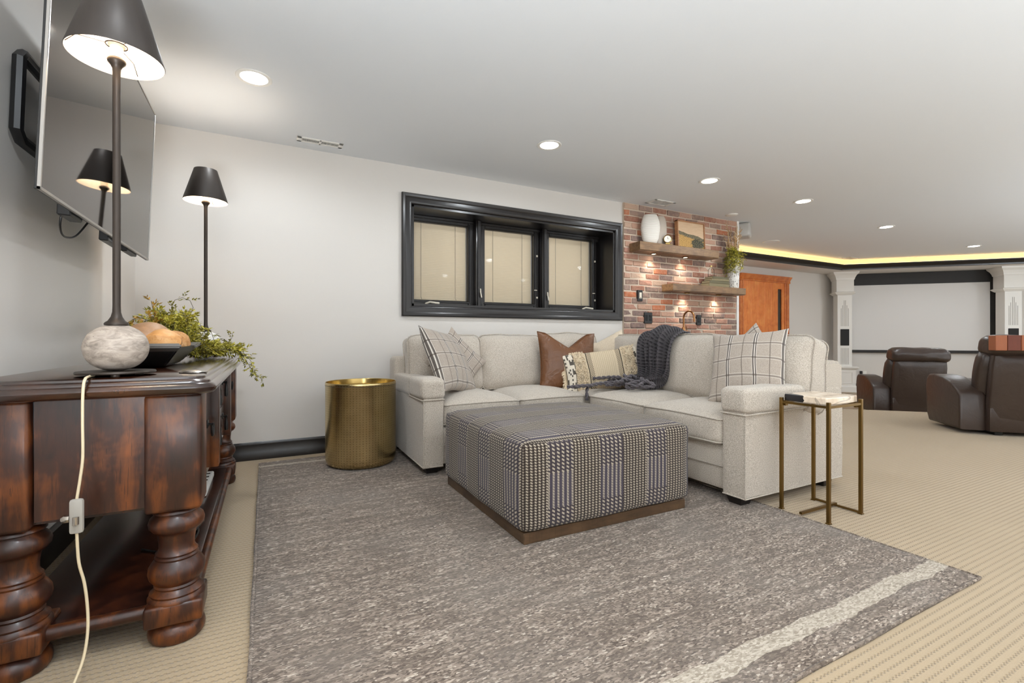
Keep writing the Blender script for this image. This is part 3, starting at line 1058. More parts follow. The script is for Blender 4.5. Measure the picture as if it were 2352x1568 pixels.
# columns
def column(x, y, label):
    t = thing('column', None, None, (x, y, LOW), (0, 0, R(-45)))
    t['kind'] = 'structure'; t['label'] = label
    top = 2.246 - LOW
    def frus(b, levels):
        for (h0, z0), (h1, z1) in zip(levels, levels[1:]):
            bm = bmesh.new()
            lo = [bm.verts.new((sx * h0, sy * h0, z0)) for sx, sy in ((-1, -1), (1, -1), (1, 1), (-1, 1))]
            hi = [bm.verts.new((sx * h1, sy * h1, z1)) for sx, sy in ((-1, -1), (1, -1), (1, 1), (-1, 1))]
            for i in range(4):
                j = (i + 1) % 4
                bm.faces.new((lo[i], lo[j], hi[j], hi[i]))
            bm.faces.new(lo[::-1]); bm.faces.new(hi)
            b.add(bm)
        return b
    h = .125
    frus(MB(), [(h, .5), (h, top - .44)]).build('shaft', MT['white'], t, world=False)
    frus(MB(), [(h, top - .46), (h + .015, top - .455), (h + .05, top - .42), (h + .055, top - .405), (h + .025, top - .39), (h + .025, top - .16), (h + .035, top - .15),
                (h + .04, top - .12), (h + .06, top - .07), (h + .09, top - .03), (h + .1, top)]).build('capital', MT['white'], t, world=False)
    frus(MB(), [(.21, 0), (.21, .1), (.19, .115), (.175, .13), (.175, .44), (.185, .455), (.215, .475), (.22, .5), (.205, .51)]).build('pedestal', MT['white'], t, world=False)
    b = MB(); b.box(-.075, .075, -h - .012, -h + .002, .93, 1.26, .004, 1)
    b.build('speaker_grille', MT['black_matte'], t, world=False, label='black speaker grille')
    f = MB()
    gm = plain('groove_shade', '#8f8a83', .8)  # grey of the raised strips stands for shade in grooves
    for i, zt in enumerate((1.68, 1.74, 1.84, 1.84, 1.74, 1.68)):
        xx = -.0625 + i * .025
        f.box(xx - .0035, xx + .0035, -h - .0015, -h + .002, 1.32, zt)
        f.box(xx - .0035, xx + .0035, -h - .0015, -h + .002, .55, .88)
    f.build('flute', gm, t, world=False, kind='stuff')
    p = MB(); p.box(-.12, .12, -.183, -.174, .17, .18); p.box(-.12, .12, -.183, -.174, .39, .40); p.box(-.12, -.11, -.183, -.174, .17, .40); p.box(.11, .12, -.183, -.174, .17, .40)
    p.build('pedestal_panel', MT['white'], t, world=False)
column(10.44, 5.40, 'white square column with fluted face, between the orange door and the screen')
column(12.33, 3.51, 'white square column with fluted face, right of the projection screen')

# projection screen on the diagonal wall
cx, cy = 11.60, 4.71
t = thing('projection_screen', 'wide white projection screen with black borders on the theatre wall', 'projector screen', (cx - .02, cy - .02, LOW), (0, 0, R(-45)))
W2 = 1.32
zt, zb = 2.244 - LOW, .62 - LOW
b = MB(); b.box(-W2, W2, -.05, 0, zt - .235, zt, .004, 1)
b.build('valance', MT['proj_black'], t, world=False)
MB().box(-W2 + .07, W2 - .085, -.03, -.02, zb + .055, zt - .235).build('screen_sheet', MT['screen'], t, world=False)
for xa, xb in ((-W2, -W2 + .07), (W2 - .085, W2)):
    MB().box(xa, xb, -.035, -.015, zb + .05, zt - .235).build('side_border', MT['proj_black'], t, world=False)
MB().box(-W2, W2, -.045, -.01, zb, zb + .055, .006, 1).build('weight_bar', MT['proj_black'], t, world=False)
# wall outlet low beneath the screen
t = thing('wall_outlet', 'small pale outlet with black plug low beneath the projection screen', 'outlet', (11.03, 5.28, .18), (0, 0, R(-45)))
MB().box(-.035, .035, -.008, 0, -.055, .055, .003, 1).build('cover_plate', MT['white'], t, world=False)
MB().box(-.09, -.05, -.04, 0, -.02, .055, .005, 1).build('plug', MT['black_plastic'], t, world=False)

# recliners: local +y is the way the sitter faces
def puffy(w, d, h, r, cr=(0, 0, 0), nu=10, seed=0, amp=.01):
    """rounded box bulging on its faces; returns an MB centred on the origin."""
    bm = bmesh.new()
    bmesh.ops.create_cube(bm, size=2)
    bmesh.ops.subdivide_edges(bm, edges=bm.edges[:], cuts=nu - 1, use_grid_fill=True)
    hx, hy, hz = w / 2, d / 2, h / 2
    for v in bm.verts:
        u = v.co.copy()
        p = Vector((u.x * hx, u.y * hy, u.z * hz))
        q = Vector((max(-hx + r, min(hx - r, p.x)), max(-hy + r, min(hy - r, p.y)), max(-hz + r, min(hz - r, p.z))))
        dlt = p - q
        if dlt.length > 1e-9: p = q + dlt.normalized() * min(r, max(abs(dlt.x), abs(dlt.y), abs(dlt.z)))
        fx, fy, fz = 1 - u.x ** 2, 1 - u.y ** 2, 1 - u.z ** 2
        p.x += cr[0] * u.x * max(0, fy) ** .7 * max(0, fz) ** .7 if abs(u.x) > .999 else 0
        p.y += cr[1] * u.y * max(0, fx) ** .7 * max(0, fz) ** .7 if abs(u.y) > .999 else 0
        p.z += cr[2] * u.z * max(0, fx) ** .7 * max(0, fy) ** .7 if abs(u.z) > .999 else 0
        if amp:
            nn = noise.noise_vector(Vector((p.x * 6 + seed * 3.1, p.y * 6, p.z * 6)))
            p += nn * amp
        v.co = p
    m = MB()
    m.bm.free(); m.bm = bm
    return m
def xf(mb, loc=(0, 0, 0), rot=(0, 0, 0)):
    M_ = Matrix.Translation(loc) @ Matrix.Rotation(rot[2], 4, 'Z') @ Matrix.Rotation(rot[0], 4, 'X') @ Matrix.Rotation(rot[1], 4, 'Y')
    mb.bm.transform(M_)
    return mb
def recliner(x, y, z, label):
    t = thing('recliner', label, 'recliner', (x, y, z), (0, 0, R(-45)), group='brown leather theatre recliners')
    L = MT['brown_leather']
    for s in (-1, 1):
        prof = [(0, .04), (0, .37), (.06, .43), (.16, .485), (.30, .53), (.46, .545), (.56, .54), (.60, .50), (.62, .42), (.60, .12), (.56, .04)]
        b = MB()
        x0, x1 = (-.5, -.29) if s < 0 else (.29, .5)
        bm = bmesh.new()
        A = [bm.verts.new((x0, py, pz)) for py, pz in prof]; B_ = [bm.verts.new((x1, py, pz)) for py, pz in prof]
        bm.faces.new(A); bm.faces.new(B_[::-1])
        for i in range(len(prof)):
            j = (i + 1) % len(prof)
            bm.faces.new((A[i], B_[i], B_[j], A[j]))
        bmesh.ops.recalc_face_normals(bm, faces=bm.faces[:])
        bmesh.ops.bevel(bm, geom=[e for e in bm.edges if abs(e.verts[0].co.x - e.verts[1].co.x) < 1e-6], offset=.028, segments=3, profile=.6, affect='EDGES')
        b.add(bm)
        arm = b.build('arm', L, t, world=False, smooth=50)
        pts = [(x0 + (.004 if s < 0 else .206), py, pz) for py, pz in prof[1:9]]
    tilt = R(7)
    b = xf(puffy(.60, .10, .74, .035, (0, .01, 0), 8, 1, .003), (0, -.035, .41), (tilt, 0, 0))
    b.build('back_panel', L, t, world=False, smooth=50)
    b = xf(puffy(.66, .16, .62, .06, (.02, .02, 0), 8, 2, .012), (0, .09, .50), (tilt + .06, 0, 0))
    b.build('back_cushion', L, t, world=False, smooth=60)
    b = xf(puffy(.655, .26, .17, .065, (.0, .015, .02), 12, 3, .016), (0, -.02, .852), (tilt, 0, 0))
    b.build('headrest', L, t, world=False, smooth=60)
    b = puffy(.58, .58, .2, .05, (0, 0, .03), 8, 4, .008); xf(b, (0, .42, .38))
    b.build('seat_cushion', L, t, world=False, smooth=60)
    MB().box(-.30, .30, -.06, .66, .035, .28, .02, 2).build('base', L, t, world=False, smooth=40)
    for sx in (-.2, .2):
        MB().box(sx - .03, sx + .03, .0, .5, 0, .036).build('foot', MT['black_plastic'], t, world=False)
    return t
recliner(6.324, 1.686, 0, 'brown leather recliner on the raised carpet with a wooden slab across its back')
recliner(7.90, 3.15, LOW, 'brown leather recliner lower down, facing the screen, bare headrest')
# slab of mixed wood blocks lying over the near recliner's back
d45 = Vector((.7071, -.7071, 0)); f45 = Vector((.7071, .7071, 0))
O = Vector((6.324, 1.686, 0)) - f45 * .17
t = thing('wooden_slab', 'thick slab of mixed brown wood blocks lying across a recliner back', 'wooden slab', tuple(O + Vector((0, 0, .812))), (0, 0, R(-45)))
xs = -.37
rr = random.Random(5)
k = 0
while xs < .37:
    wd = rr.uniform(.05, .11)
    xe = min(.37, xs + wd)
    b = MB(); b.box(xs + .001, xe - .001, -.10, .0, 0, .136 + rr.uniform(-.004, .004), .004, 1)
    b.build('block', MT['block'], t, world=False)
    xs = xe

# ---------------------------------------------------------------- rug
t = thing('area_rug', 'large grey brown wool rug with a cream stripe near each short edge', 'rug', (1.2, 2.35, 0))
b = MB()
RX0, RX1, RY0, RY1 = -.04, 2.44, .775, 3.92
def rugpt(u, v):
    x = RX0 + (RX1 - RX0) * u
    y = RY0 + (RY1 - RY0) * v
    e = min(u * 2.48, (1 - u) * 2.48, v * 3.145, (1 - v) * 3.145)
    z = .011 * min(1, math.sqrt(max(0, e) / .012)) + .0012 * noise.noise(Vector((x * 3, y * 3, 0)))
    x += .006 * noise.noise(Vector((y * 2.2, 5, 0))) * (1 if u in (0, 1) else 0)
    y += .006 * noise.noise(Vector((x * 2.2, 9, 0))) * (1 if v in (0, 1) else 0)
    return Vector((x, y, max(.0005, z)))
def warp01(a, n, w):     # denser samples near both edges
    pass
us = [0, .0015, .004] + [i / 40 for i in range(1, 40)] + [.996, .9985, 1]
vs = [0, .0012, .0035] + [i / 50 for i in range(1, 50)] + [.9965, .9988, 1]
bm = bmesh.new()
V = [[bm.verts.new(rugpt(u, v)) for v in vs] for u in us]
for i in range(len(us) - 1):
    for j in range(len(vs) - 1):
        bm.faces.new((V[i][j], V[i + 1][j], V[i + 1][j + 1], V[i][j + 1]))
b.add(bm)
b.build('pile', MT['rug'], t, smooth=60)
b = MB()
per = []
for i in range(121): per.append((RX0 + (RX1 - RX0) * i / 120, RY0))
for i in range(1, 151): per.append((RX1, RY0 + (RY1 - RY0) * i / 150))
for i in range(1, 121): per.append((RX1 - (RX1 - RX0) * i / 120, RY1))
for i in range(1, 150): per.append((RX0, RY1 - (RY1 - RY0) * i / 150))
b.tube([(x + .004 * noise.noise(Vector((x * 4, y * 4, 1))), y + .004 * noise.noise(Vector((x * 4, y * 4, 7))), .006) for x, y in per], .0065, 6, closed=True)
b.build('bound_edge', MT['rug'], t, smooth=60)

# ---------------------------------------------------------------- sideboard along the left wall
cab = thing('sideboard', 'dark carved wood sideboard with turned legs beneath the television', 'sideboard', (-.42, 2.65, 0))
CX0, CX1, CY0, CY1 = -.69, -.175, 1.725, 3.60
ZB, ZT = .405, .765
# moulded top, three steps with a rounded front
def top_outline(ex, ey):
    pts = []
    x0, x1, y0, y1 = CX0 - .0, CX1 + ex, CY0 - ey, CY1 + ey
    rr_ = .05
    pts.append((x0, y0))
    for k in range(5):
        a = -PI / 2 + PI / 2 * k / 4
        pts.append((x1 - rr_ + rr_ * math.cos(a), y0 + rr_ + rr_ * math.sin(a)))
    for k in range(5):
        a = PI / 2 * k / 4
        pts.append((x1 - rr_ + rr_ * math.cos(a), y1 - rr_ + rr_ * math.sin(a)))
    pts.append((x0, y1))
    return pts
prof = [(.012, .758), (.030, .762), (.038, .770), (.040, .780), (.034, .790), (.024, .794), (.022, .800), (.016, .804), (.010, .806), (.008, .812), (.0, .816)]
bm = bmesh.new()
rings = []
for ex, zz in prof:
    rings.append([bm.verts.new((x, y, zz)) for x, y in top_outline(ex, ex + .01)])
for a, c in zip(rings, rings[1:]):
    for i in range(len(a)):
        j = (i + 1) % len(a)
        bm.faces.new((a[i], a[j], c[j], c[i]))
bm.faces.new(rings[0][::-1]); bm.faces.new(rings[-1])
bmesh.ops.recalc_face_normals(bm, faces=bm.faces[:])
MB().add(bm).build('top', MT['cab_top'], cab, smooth=38)
MB().box(CX0 + .02, CX1 - .03, CY0 + .03, CY1 - .03, ZB + .01, .76).build('carcass', MT['cab_dark'], cab)
def post(xa, xb, ya, yb, name='corner_post'):
    b = MB(); b.box(xa, xb, ya, yb, ZB, .76, .012, 3)
    return b.build(name, MT['cab_wood'], cab, smooth=40)
post(-.318, CX1, CY0, CY0 + .15); post(CX0, -.565, CY0, CY0 + .13)
post(-.318, CX1 + .004, CY1 - .15, CY1); post(CX0, -.565, CY1 - .13, CY1)
MB().box(-.56, -.315, CY0 + .018, CY0 + .04, ZB + .02, .76).build('end_panel', MT['cab_wood'], cab)
MB().box(-.56, -.315, CY1 - .04, CY1 - .018, ZB + .02, .76).build('end_panel', MT['cab_wood'], cab)
# front: two doors, two drawers between stiles
FX = CX1 - .022
for y in (2.25, 2.96):
    b = MB(); b.box(FX - .02, CX1 + .006, y, y + .07, ZB, .76, .006, 2)
    b.build('stile', MT['cab_wood'], cab, smooth=40)
def pull(par, y, z, x, drop):
    b = MB()
    b.box(x, x + .004, y - .02, y + .02, z - .012, z + .016, .0015, 1)
    b.lathe([(.006, 0), (.0045, .012), (.008, .018), (0, .022)], 10, m=Matrix.Translation((x + .002, y, z)) @ Matrix.Rotation(R(90), 4, 'Y'))
    if drop:
        b.lathe([(0, 0), (.008, .004), (.009, .03), (.006, .05), (.004, .066), (.006, .07), (0, .074)], 12, m=Matrix.Translation((x + .017, y, z - .074)))
    else:
        pts = [(x + .018, y + .022 * math.cos(a), z - .012 + .03 * math.sin(a)) for a in [PI + PI * k / 10 for k in range(11)]]
        b.tube([(x + .018, y - .022, z)] + pts + [(x + .018, y + .022, z)], .0048, 8)
    return b.build('pull', MT['black_plastic'], par, smooth=45, label='black iron drop pull')
for ya, yb, yp in ((CY0 + .155, 2.245, 2.12), (3.035, CY1 - .155, 3.30)):
    b = MB(); b.box(FX - .02, FX, ya, yb, ZB + .01, .755, .004, 1)
    d = b.build('door', MT['cab_front'], cab)
    pull(d, yp, .60 if ya < 2.5 else .66, FX, False)
for za, zb in ((ZB + .01, .578), (.586, .755)):
    b = MB(); b.box(FX - .02, FX, 2.325, 2.955, za, zb, .004, 1)
    d = b.build('drawer', MT['cab_front'], cab)
    for yy in (2.45, 2.83): pull(d, yy, (za + zb) / 2 + .03, FX, True)
# legs: turned
leg_prof = [(.052, .408), (.062, .400), (.064, .393), (.056, .388), (.060, .382), (.070, .372), (.074, .358), (.072, .346), (.064, .336), (.054, .330), (.050, .320),
            (.047, .295), (.047, .278), (.052, .268), (.056, .264), (.053, .258), (.058, .253), (.056, .247), (.064, .238), (.073, .222), (.075, .205), (.071, .190),
            (.062, .178), (.057, .172), (.060, .166), (.057, .160), (.064, .152), (.071, .146), (.069, .140), (.076, .132), (.076, .124), (.05, .122)]
foot_prof = [(.05, .068), (.058, .064), (.056, .058), (.066, .050), (.073, .040), (.076, .026), (.074, .012), (.068, .002), (.0, .002)]
for lx, ly in ((-.247, 1.80), (-.615, 1.80), (-.247, 3.525), (-.615, 3.525)):
    b = MB()
    tr = Matrix.Translation((lx, ly, 0))
    b.lathe(leg_prof, 36, m=tr)
    b.box(lx - .074, lx + .074, ly - .074, ly + .074, .064, .128, .008, 2)
    b.lathe(foot_prof, 36, m=tr)
    b.build('leg', MT['cab_wood'], cab, smooth=50)
b = MB(); b.box(-.66, -.215, 1.775, 3.56, .085, .115, .006, 2)
b.build('shelf', MT['cab_dark'], cab, smooth=40)
b = MB()
b.tube([(-.56, 1.775, .10), (-.31, 1.775, .10)], .02, 12)
b.build('shelf_rail', MT['cab_wood'], cab, smooth=60)
b = MB(); b.tube([(-.205, 1.87, .10), (-.205, 3.46, .10)], .017, 12)
b.build('shelf_rail', MT['cab_wood'], cab, smooth=60)
ZC = .816

# power strip and loose cable on the low shelf
t = thing('power_strip', 'white power strip lying on the low shelf of the sideboard', 'power strip', (-.29, 3.05, .116))
b = MB(); b.box(-.318, -.268, 2.86, 3.26, .116, .150, .008, 2)
b.build('housing', MT['white'], t, smooth=40)
b = MB()
for k in range(5): b.box(-.304, -.282, 2.91 + k * .07, 2.935 + k * .07, .1495, .151)
b.build('socket', MT['vent_dark'], t, kind='stuff')
b = MB(); b.tube(curve([(-.293, 2.86, .13), (-.30, 2.7, .122), (-.28, 2.5, .121), (-.25, 2.35, .121), (-.27, 2.22, .121), (-.34, 2.2, .122), (-.36, 2.32, .122), (-.30, 2.42, .128), (-.24, 2.40, .15), (-.235, 2.3, .17), (-.26, 2.22, .16), (-.33, 2.18, .124), (-.42, 2.25, .121)]), .004, 7)
b.build('cable', MT['black_plastic'], t, smooth=60, label='loose black cable loop')

# ---------------------------------------------------------------- buffet lamps
def lamp(x, y, label, stone, cord_label=None):
    t = thing('table_lamp', label, 'lamp', (x, y, ZC), group='tall buffet lamps')
    b = MB()
    for k in range(3):
        a = R(40 + 120 * k)
        b.lathe([(.011, 0), (.011, .009)], 14, m=Matrix.Translation((.062 * math.cos(a), .062 * math.sin(a), .0)))
    b.lathe([(.0, .008), (.094, .008), (.096, .011), (.094, .015), (0, .015)], 44)
    b.build('base_plate', MT['bronze'], t, world=False, smooth=40)
    b = MB()
    pr = []
    for k in range(25):
        a = -PI / 2 + PI * k / 24
        pr.append((max(0, .0785 * math.cos(a) ** .9 if math.cos(a) > 0 else 0), .084 + .069 * math.sin(a)))
    pr[0] = (0, pr[0][1]); pr[-1] = (0, pr[-1][1])
    b.lathe(pr, 48)
    b.build('stone_ball', stone, t, world=False, smooth=60)
    b = MB()
    b.lathe([(.0, .150), (.029, .151), (.030, .155), (.028, .159), (.021, .164), (.014, .176), (.0105, .190), (.0098, .21), (.0098, .905), (.0105, .918), (.015, .928), (.022, .936), (.0235, .942), (.021, .947), (.016, .950), (0, .950)], 24)
    b.build('pole', MT['bronze'], t, world=False, smooth=50)
    b = MB(); b.lathe([(.016, .950), (.0165, .985), (.022, .987), (.022, .991), (.016, .993), (.014, 1.0), (0, 1.0)], 20)
    b.build('socket', MT['cream_plastic'], t, world=False, smooth=45)
    b = MB(); b.lathe([(.012, .998), (.014, 1.01), (.024, 1.03), (.026, 1.045), (.02, 1.062), (0, 1.07)], 18)
    b.build('bulb', MT['bulb'], t, world=False, smooth=60)
    b = MB(); b.lathe([(.117, .947), (.1185, .949), (.0615, 1.141), (.060, 1.141)], 48, cap=False)
    sh = b.build('shade', MT['shade'], t, world=False, smooth=60)
    b = MB(); b.lathe([(.0600, 1.1405), (.1168, .9475)], 48, cap=False)
    b.build('lining', MT['shade_in'], sh, world=False, smooth=60, label='white shade lining')
    b = MB()
    ring = [(.026 * math.cos(2 * PI * k / 20), .026 * math.sin(2 * PI * k / 20), .988) for k in range(20)]
    b.tube(ring, .0022, 6, closed=True)
    for k in range(3):
        a = R(75 + 120 * k)
        b.tube([(.026 * math.cos(a), .026 * math.sin(a), .988), (.09 * math.cos(a), .09 * math.sin(a), .985), (.113 * math.cos(a), .113 * math.sin(a), .957)], .0013, 5)
    b.build('spider', MT['bronze'], sh, world=False, smooth=60)
    ld = bpy.data.lights.new('lamp_light', 'POINT'); ld.energy = LAMP_POWER; ld.color = (1, .89, .76); ld.shadow_soft_size = .026
    lo = bpy.data.objects.new('lamp_light', ld); COL.objects.link(lo); lo.location = (x, y, ZC + 1.085)
    return t
L1 = lamp(-.396, 1.80, 'tall black shaded lamp on grey stone ball, nearest the camera', MT['travertine'])
L2 = lamp(-.326, 3.43, 'tall black shaded lamp on white stone ball at the far sideboard end', MT['marble'])
# near lamp's cord down over the end of the sideboard, with its inline switch (parts of the lamp)
b = MB()
YC = CY0 - .060
cordpts = [(-.435, 1.745, .822), (-.437, 1.70, .821), (-.438, YC + .012, .812), (-.438, YC, .775), (-.438, YC - .002, .70), (-.437, YC - .004, .61), (-.441, YC - .008, .555), (-.447, YC - .012, .50)]
b.tube(curve(cordpts), .0036, 7)
swz = .365
cord2 = [(-.447, YC - .012, .408), (-.443, YC - .012, .33), (-.432, YC - .01, .27), (-.425, YC - .012, .20), (-.423, YC - .02, .14), (-.428, YC - .035, .08), (-.442, YC - .06, .03), (-.452, YC - .085, .004), (-.472, YC - .13, .004), (-.50, YC - .20, .004)]
b.tube(curve(cord2), .0036, 7)
b.build('cord', MT['cord_clear'], L1, smooth=60, label='clear flat lamp cord')
b = MB()
b.box(-.462, -.432, YC - .022, YC - .004, .408, .500, .007, 2)
b.build('switch_housing', MT['switch_clear'], L1, smooth=40, label='clear plastic inline switch')
b = MB()
b.lathe([(.011, 0), (.011, .012), (.006, .018), (0, .018)], 8, m=Matrix.Translation((-.461, YC - .013, .45)) @ Matrix.Rotation(R(-90), 4, 'Y'))
b.lathe([(.007, .0), (.007, .02)], 10, m=Matrix.Translation((-.446, YC - .024, .435)))
b.build('switch_knob', MT['nickel'], L1, smooth=40)
b = MB()
b.tube(curve([(-.70, 3.2, .80), (-.74, 2.9, .66), (-.72, 2.55, .42), (-.725, 2.35, .28), (-.735, 2.15, .12), (-.74, 2.05, .02), (-.74, 1.98, .005)]), .0042, 7)
t = tag(b.build('lamp_cord', MT['cord_clear'], None, smooth=60), 'pale cord hanging down the wall behind the sideboard', 'cord')

# ---------------------------------------------------------------- television on an arm
tv = thing('television', 'large dark flat television tilted forward on the left wall', 'television', (-.584, 2.565, 1.361), (0, R(2.3), 0))
hw = .715
b = MB(); b.box(-.012, -.004, -hw, hw, 0, .826, .002, 1)
b.build('body', MT['black_plastic'], tv, world=False)
b = MB(); b.box(-.004, .0, -hw + .006, hw - .006, .010, .820)
b.build('screen', MT['tv_screen'], tv, world=False)
b = MB()
for args in ((-hw, hw, 0, .010), (-hw, hw, .818, .826)):
    b.box(-.006, .003, args[0], args[1], args[2], args[3], .001, 1)
b.box(-.006, .003, -hw, -hw + .008, 0, .826, .001, 1); b.box(-.006, .003, hw - .008, hw, 0, .826, .001, 1)
b.build('bezel', MT['steel'], tv, world=False, label='thin grey metal bezel')
b = MB(); b.box(-.065, -.012, -.5, .5, .06, .42, .012, 2)
b.build('rear_housing', MT['black_plastic'], tv, world=False, smooth=40)
b = MB()
for args in ((-.05, -.012, -.42, -.30, -.012, .05), (-.045, -.012, .02, .22, -.018, .03), (-.04, -.012, .33, .52, -.012, .02)):
    MB().box(*args, .004, 1).build('bottom_bracket', MT['black_plastic'], tv, world=False)
b = MB()
fr = [(-.205, -.72, .30), (-.205, -.34, .33), (-.205, -.34, .58), (-.205, -.72, .62)]
fr = [(-.305, .29), (-.27, .265), (.17, .265), (.20, .29), (.20, .53), (.17, .56), (-.29, .56), (-.31, .54)]
b.tube([(-.20, y, z) for y, z in fr], .020, 8, closed=True)
b.box(-.19, -.05, -.06, .06, .36, .40, .006, 1)
b.box(-.19, -.05, -.06, .06, .44, .48, .006, 1)
b.build('wall_bracket', MT['black_plastic'], tv, world=False, smooth=40, label='black swing arm bracket to the wall')
b = MB(); b.tube(curve([(-.05, -.36, .03), (-.06, -.345, -.035), (-.07, -.27, -.062), (-.06, -.19, -.045), (-.04, -.14, .02)]), .0035, 7)
b.build('cable', MT['black_plastic'], tv, world=False, smooth=60)

# ---------------------------------------------------------------- decor on the sideboard
bowl = thing('dough_bowl', 'black carved wooden trough bowl filled with wooden balls', 'bowl', (-.40, 2.36, ZC))
bm = bmesh.new()
def rect(cx_, cy_, hx, hy, z_, lift=0):
    out = []
    for sx, sy in ((-1, -1), (1, -1), (1, 1), (-1, 1)):
        out.append((cx_ + sx * hx, cy_ + sy * hy, z_ + (lift if sy > 0 or sy < 0 else 0)))
    return out
lev = [rect(-.40, 2.36, .055, .16, ZC + .001), rect(-.40, 2.36, .07, .19, ZC + .012), rect(-.40, 2.36, .113, .250, ZC + .068), rect(-.40, 2.36, .116, .256, ZC + .078)]
inn = [rect(-.40, 2.36, .102, .235, ZC + .078), rect(-.40, 2.36, .06, .17, ZC + .02)]
VV = [[bm.verts.new(p) for p in l] for l in lev + inn]
for a, c in zip(VV, VV[1:]):
    for i in range(4):
        j = (i + 1) % 4
        bm.faces.new((a[i], a[j], c[j], c[i]))
bm.faces.new(VV[0][::-1]); bm.faces.new(VV[-1])
bmesh.ops.recalc_face_normals(bm, faces=bm.faces[:])
bmesh.ops.bevel(bm, geom=bm.edges[:], offset=.006, segments=2, affect='EDGES')
MB().add(bm).build('trough', MT['bowl'], bowl, smooth=40)
# pulled-up grip at each end
for s in (-1, 1):
    b = MB()
    ye = 2.36 + s * .25
    P = [(-.512, ye - s * .01, ZC + .078), (-.288, ye - s * .01, ZC + .078), (-.268, ye + s * .06, ZC + .094), (-.53, ye + s * .06, ZC + .094)]
    bm = bmesh.new()
    lo = [bm.verts.new((x, y, z - .016)) for x, y, z in P]; hi = [bm.verts.new(p) for p in P]
    bm.faces.new(lo[::-1]); bm.faces.new(hi)
    for i in range(4):
        j = (i + 1) % 4
        bm.faces.new((lo[i], lo[j], hi[j], hi[i]))
    bmesh.ops.recalc_face_normals(bm, faces=bm.faces[:])
    bmesh.ops.bevel(bm, geom=bm.edges[:], offset=.005, segments=2, affect='EDGES')
    b.add(bm)
    b.build('grip', MT['bowl_rim'], bowl, smooth=40)
def ball(name, x, y, z, r, mat, label, sq=1.0, facet=0, seed=0, amp=.0):
    bm = bmesh.new()
    if facet:
        bmesh.ops.create_icosphere(bm, subdivisions=2, radius=r)
        rs = random.Random(seed)
        for v in bm.verts: v.co *= 1 + rs.uniform(-.05, .04)
    else:
        bmesh.ops.create_uvsphere(bm, u_segments=36, v_segments=22, radius=r)
        for v in bm.verts: v.co *= 1 + amp * noise.noise(v.co * 40 + Vector((seed, 0, 0))) + .05 * noise.noise(v.co * 9 + Vector((seed, 0, 0)))
    for v in bm.verts: v.co.z *= sq
    o = MB().add(bm).build(name, mat, None, smooth=(24 if facet else 60), world=False)
    o.location = (x, y, z)
    tag(o, label, 'wooden ball', 'wooden balls in the black bowl')
ball('wooden_ball', -.352, 2.245, ZC + .093, .062, MT['ball_light'], 'honey coloured faceted wooden ball at the bowl rim', .92, 1, 3)
ball('wooden_ball', -.425, 2.40, ZC + .108, .082, MT['ball_tan'], 'largest smooth tan wooden ball, topmost in the bowl', .86, 0, 4)
ball('wooden_ball', -.345, 2.475, ZC + .092, .055, MT['ball_cork'], 'rough pitted cork-like ball in the bowl beside the greenery', .95, 0, 6, .06)
ball('wooden_ball', -.462, 2.235, ZC + .088, .05, MT['ball_light'], 'small light wooden ball half hidden behind the stone lamp ball', .95, 0, 8)

def leaflet(bm, p, d, n, L, w):
    d = d.normalized(); s = d.cross(n)
    if s.length < 1e-6: s = Vector((1, 0, 0))
    s.normalize()
    a = bm.verts.new(p); c = bm.verts.new(p + d * L * .45 + s * w); e = bm.verts.new(p + d * L); f = bm.verts.new(p + d * L * .45 - s * w)
    bm.faces.new((a, c, e, f))
def spray(leaves, stems, path, rs, L=.022, w=.0042, every=.010, rad=.0012, twig=True):
    """leafy stem along path: short side twigs carrying narrow leaflets."""
    P = [Vector(p) for p in path]
    pts = []
    for a, c in zip(P, P[1:]):
        n_ = max(1, int((c - a).length / every))
        for k in range(n_): pts.append(a.lerp(c, k / n_))
    pts.append(P[-1])
    stems.tube(pts[::2] + [pts[-1]], rad, 5)
    for i, p in enumerate(pts[1:], 1):
        tdir = (pts[i] - pts[i - 1]).normalized()
        side = Vector((rs.uniform(-1, 1), rs.uniform(-1, 1), rs.uniform(-.6, .9)))
        side = (side - tdir * side.dot(tdir)).normalized()
        if twig and i % 2 == 0:
            tl = rs.uniform(.02, .045)
            td = (tdir * .7 + side).normalized()
            for q in range(4):
                pp = p + td * tl * (q + 1) / 4
                for sg in (-1, 1):
                    dd = (td * .9 + td.cross(Vector((rs.uniform(-1, 1), rs.uniform(-1, 1), 1))).normalized() * sg * .8)
                    leaflet(leaves, pp, dd, Vector((rs.uniform(-1, 1), rs.uniform(-1, 1), 1)), L * rs.uniform(.7, 1.15), w)
            leaflet(leaves, p + td * tl, td, Vector((0, .3, 1)), L, w)
        else:
            leaflet(leaves, p, (tdir + side).normalized(), Vector((rs.uniform(-1, 1), rs.uniform(-1, 1), 1)), L, w)
rs = random.Random(21)
t = thing('greenery_garland', 'trailing olive green faux greenery spilling over the sideboard edge', 'greenery', (-.38, 2.95, ZC))
lv, lv2, lv3, st = bmesh.new(), bmesh.new(), bmesh.new(), MB()
for k in range(105):
    a = rs.uniform(0, 2 * PI)
    c0 = Vector((-.40 + rs.uniform(-.12, .12), 2.86 + rs.uniform(-.14, .22), ZC + .02))
    h = rs.uniform(.05, .21); rad_ = rs.uniform(.05, .21)
    d = Vector((math.cos(a), math.sin(a), 0))
    path = [c0, c0 + d * rad_ * .3 + Vector((0, 0, h)), c0 + d * rad_ * .75 + Vector((0, 0, h * 1.05)), c0 + d * rad_ * 1.15 + Vector((0, 0, h * .55))]
    for p in path:
        p.x = max(-.74, min(p.x, -.16)); p.z = max(p.z, ZC + .012); p.y = min(p.y, 3.25)
        if p.y > 2.8 and p.x > -.335: p.z = min(p.z, ZC + .05)
    spray((lv, lv, lv2)[k % 3], st, path, rs)
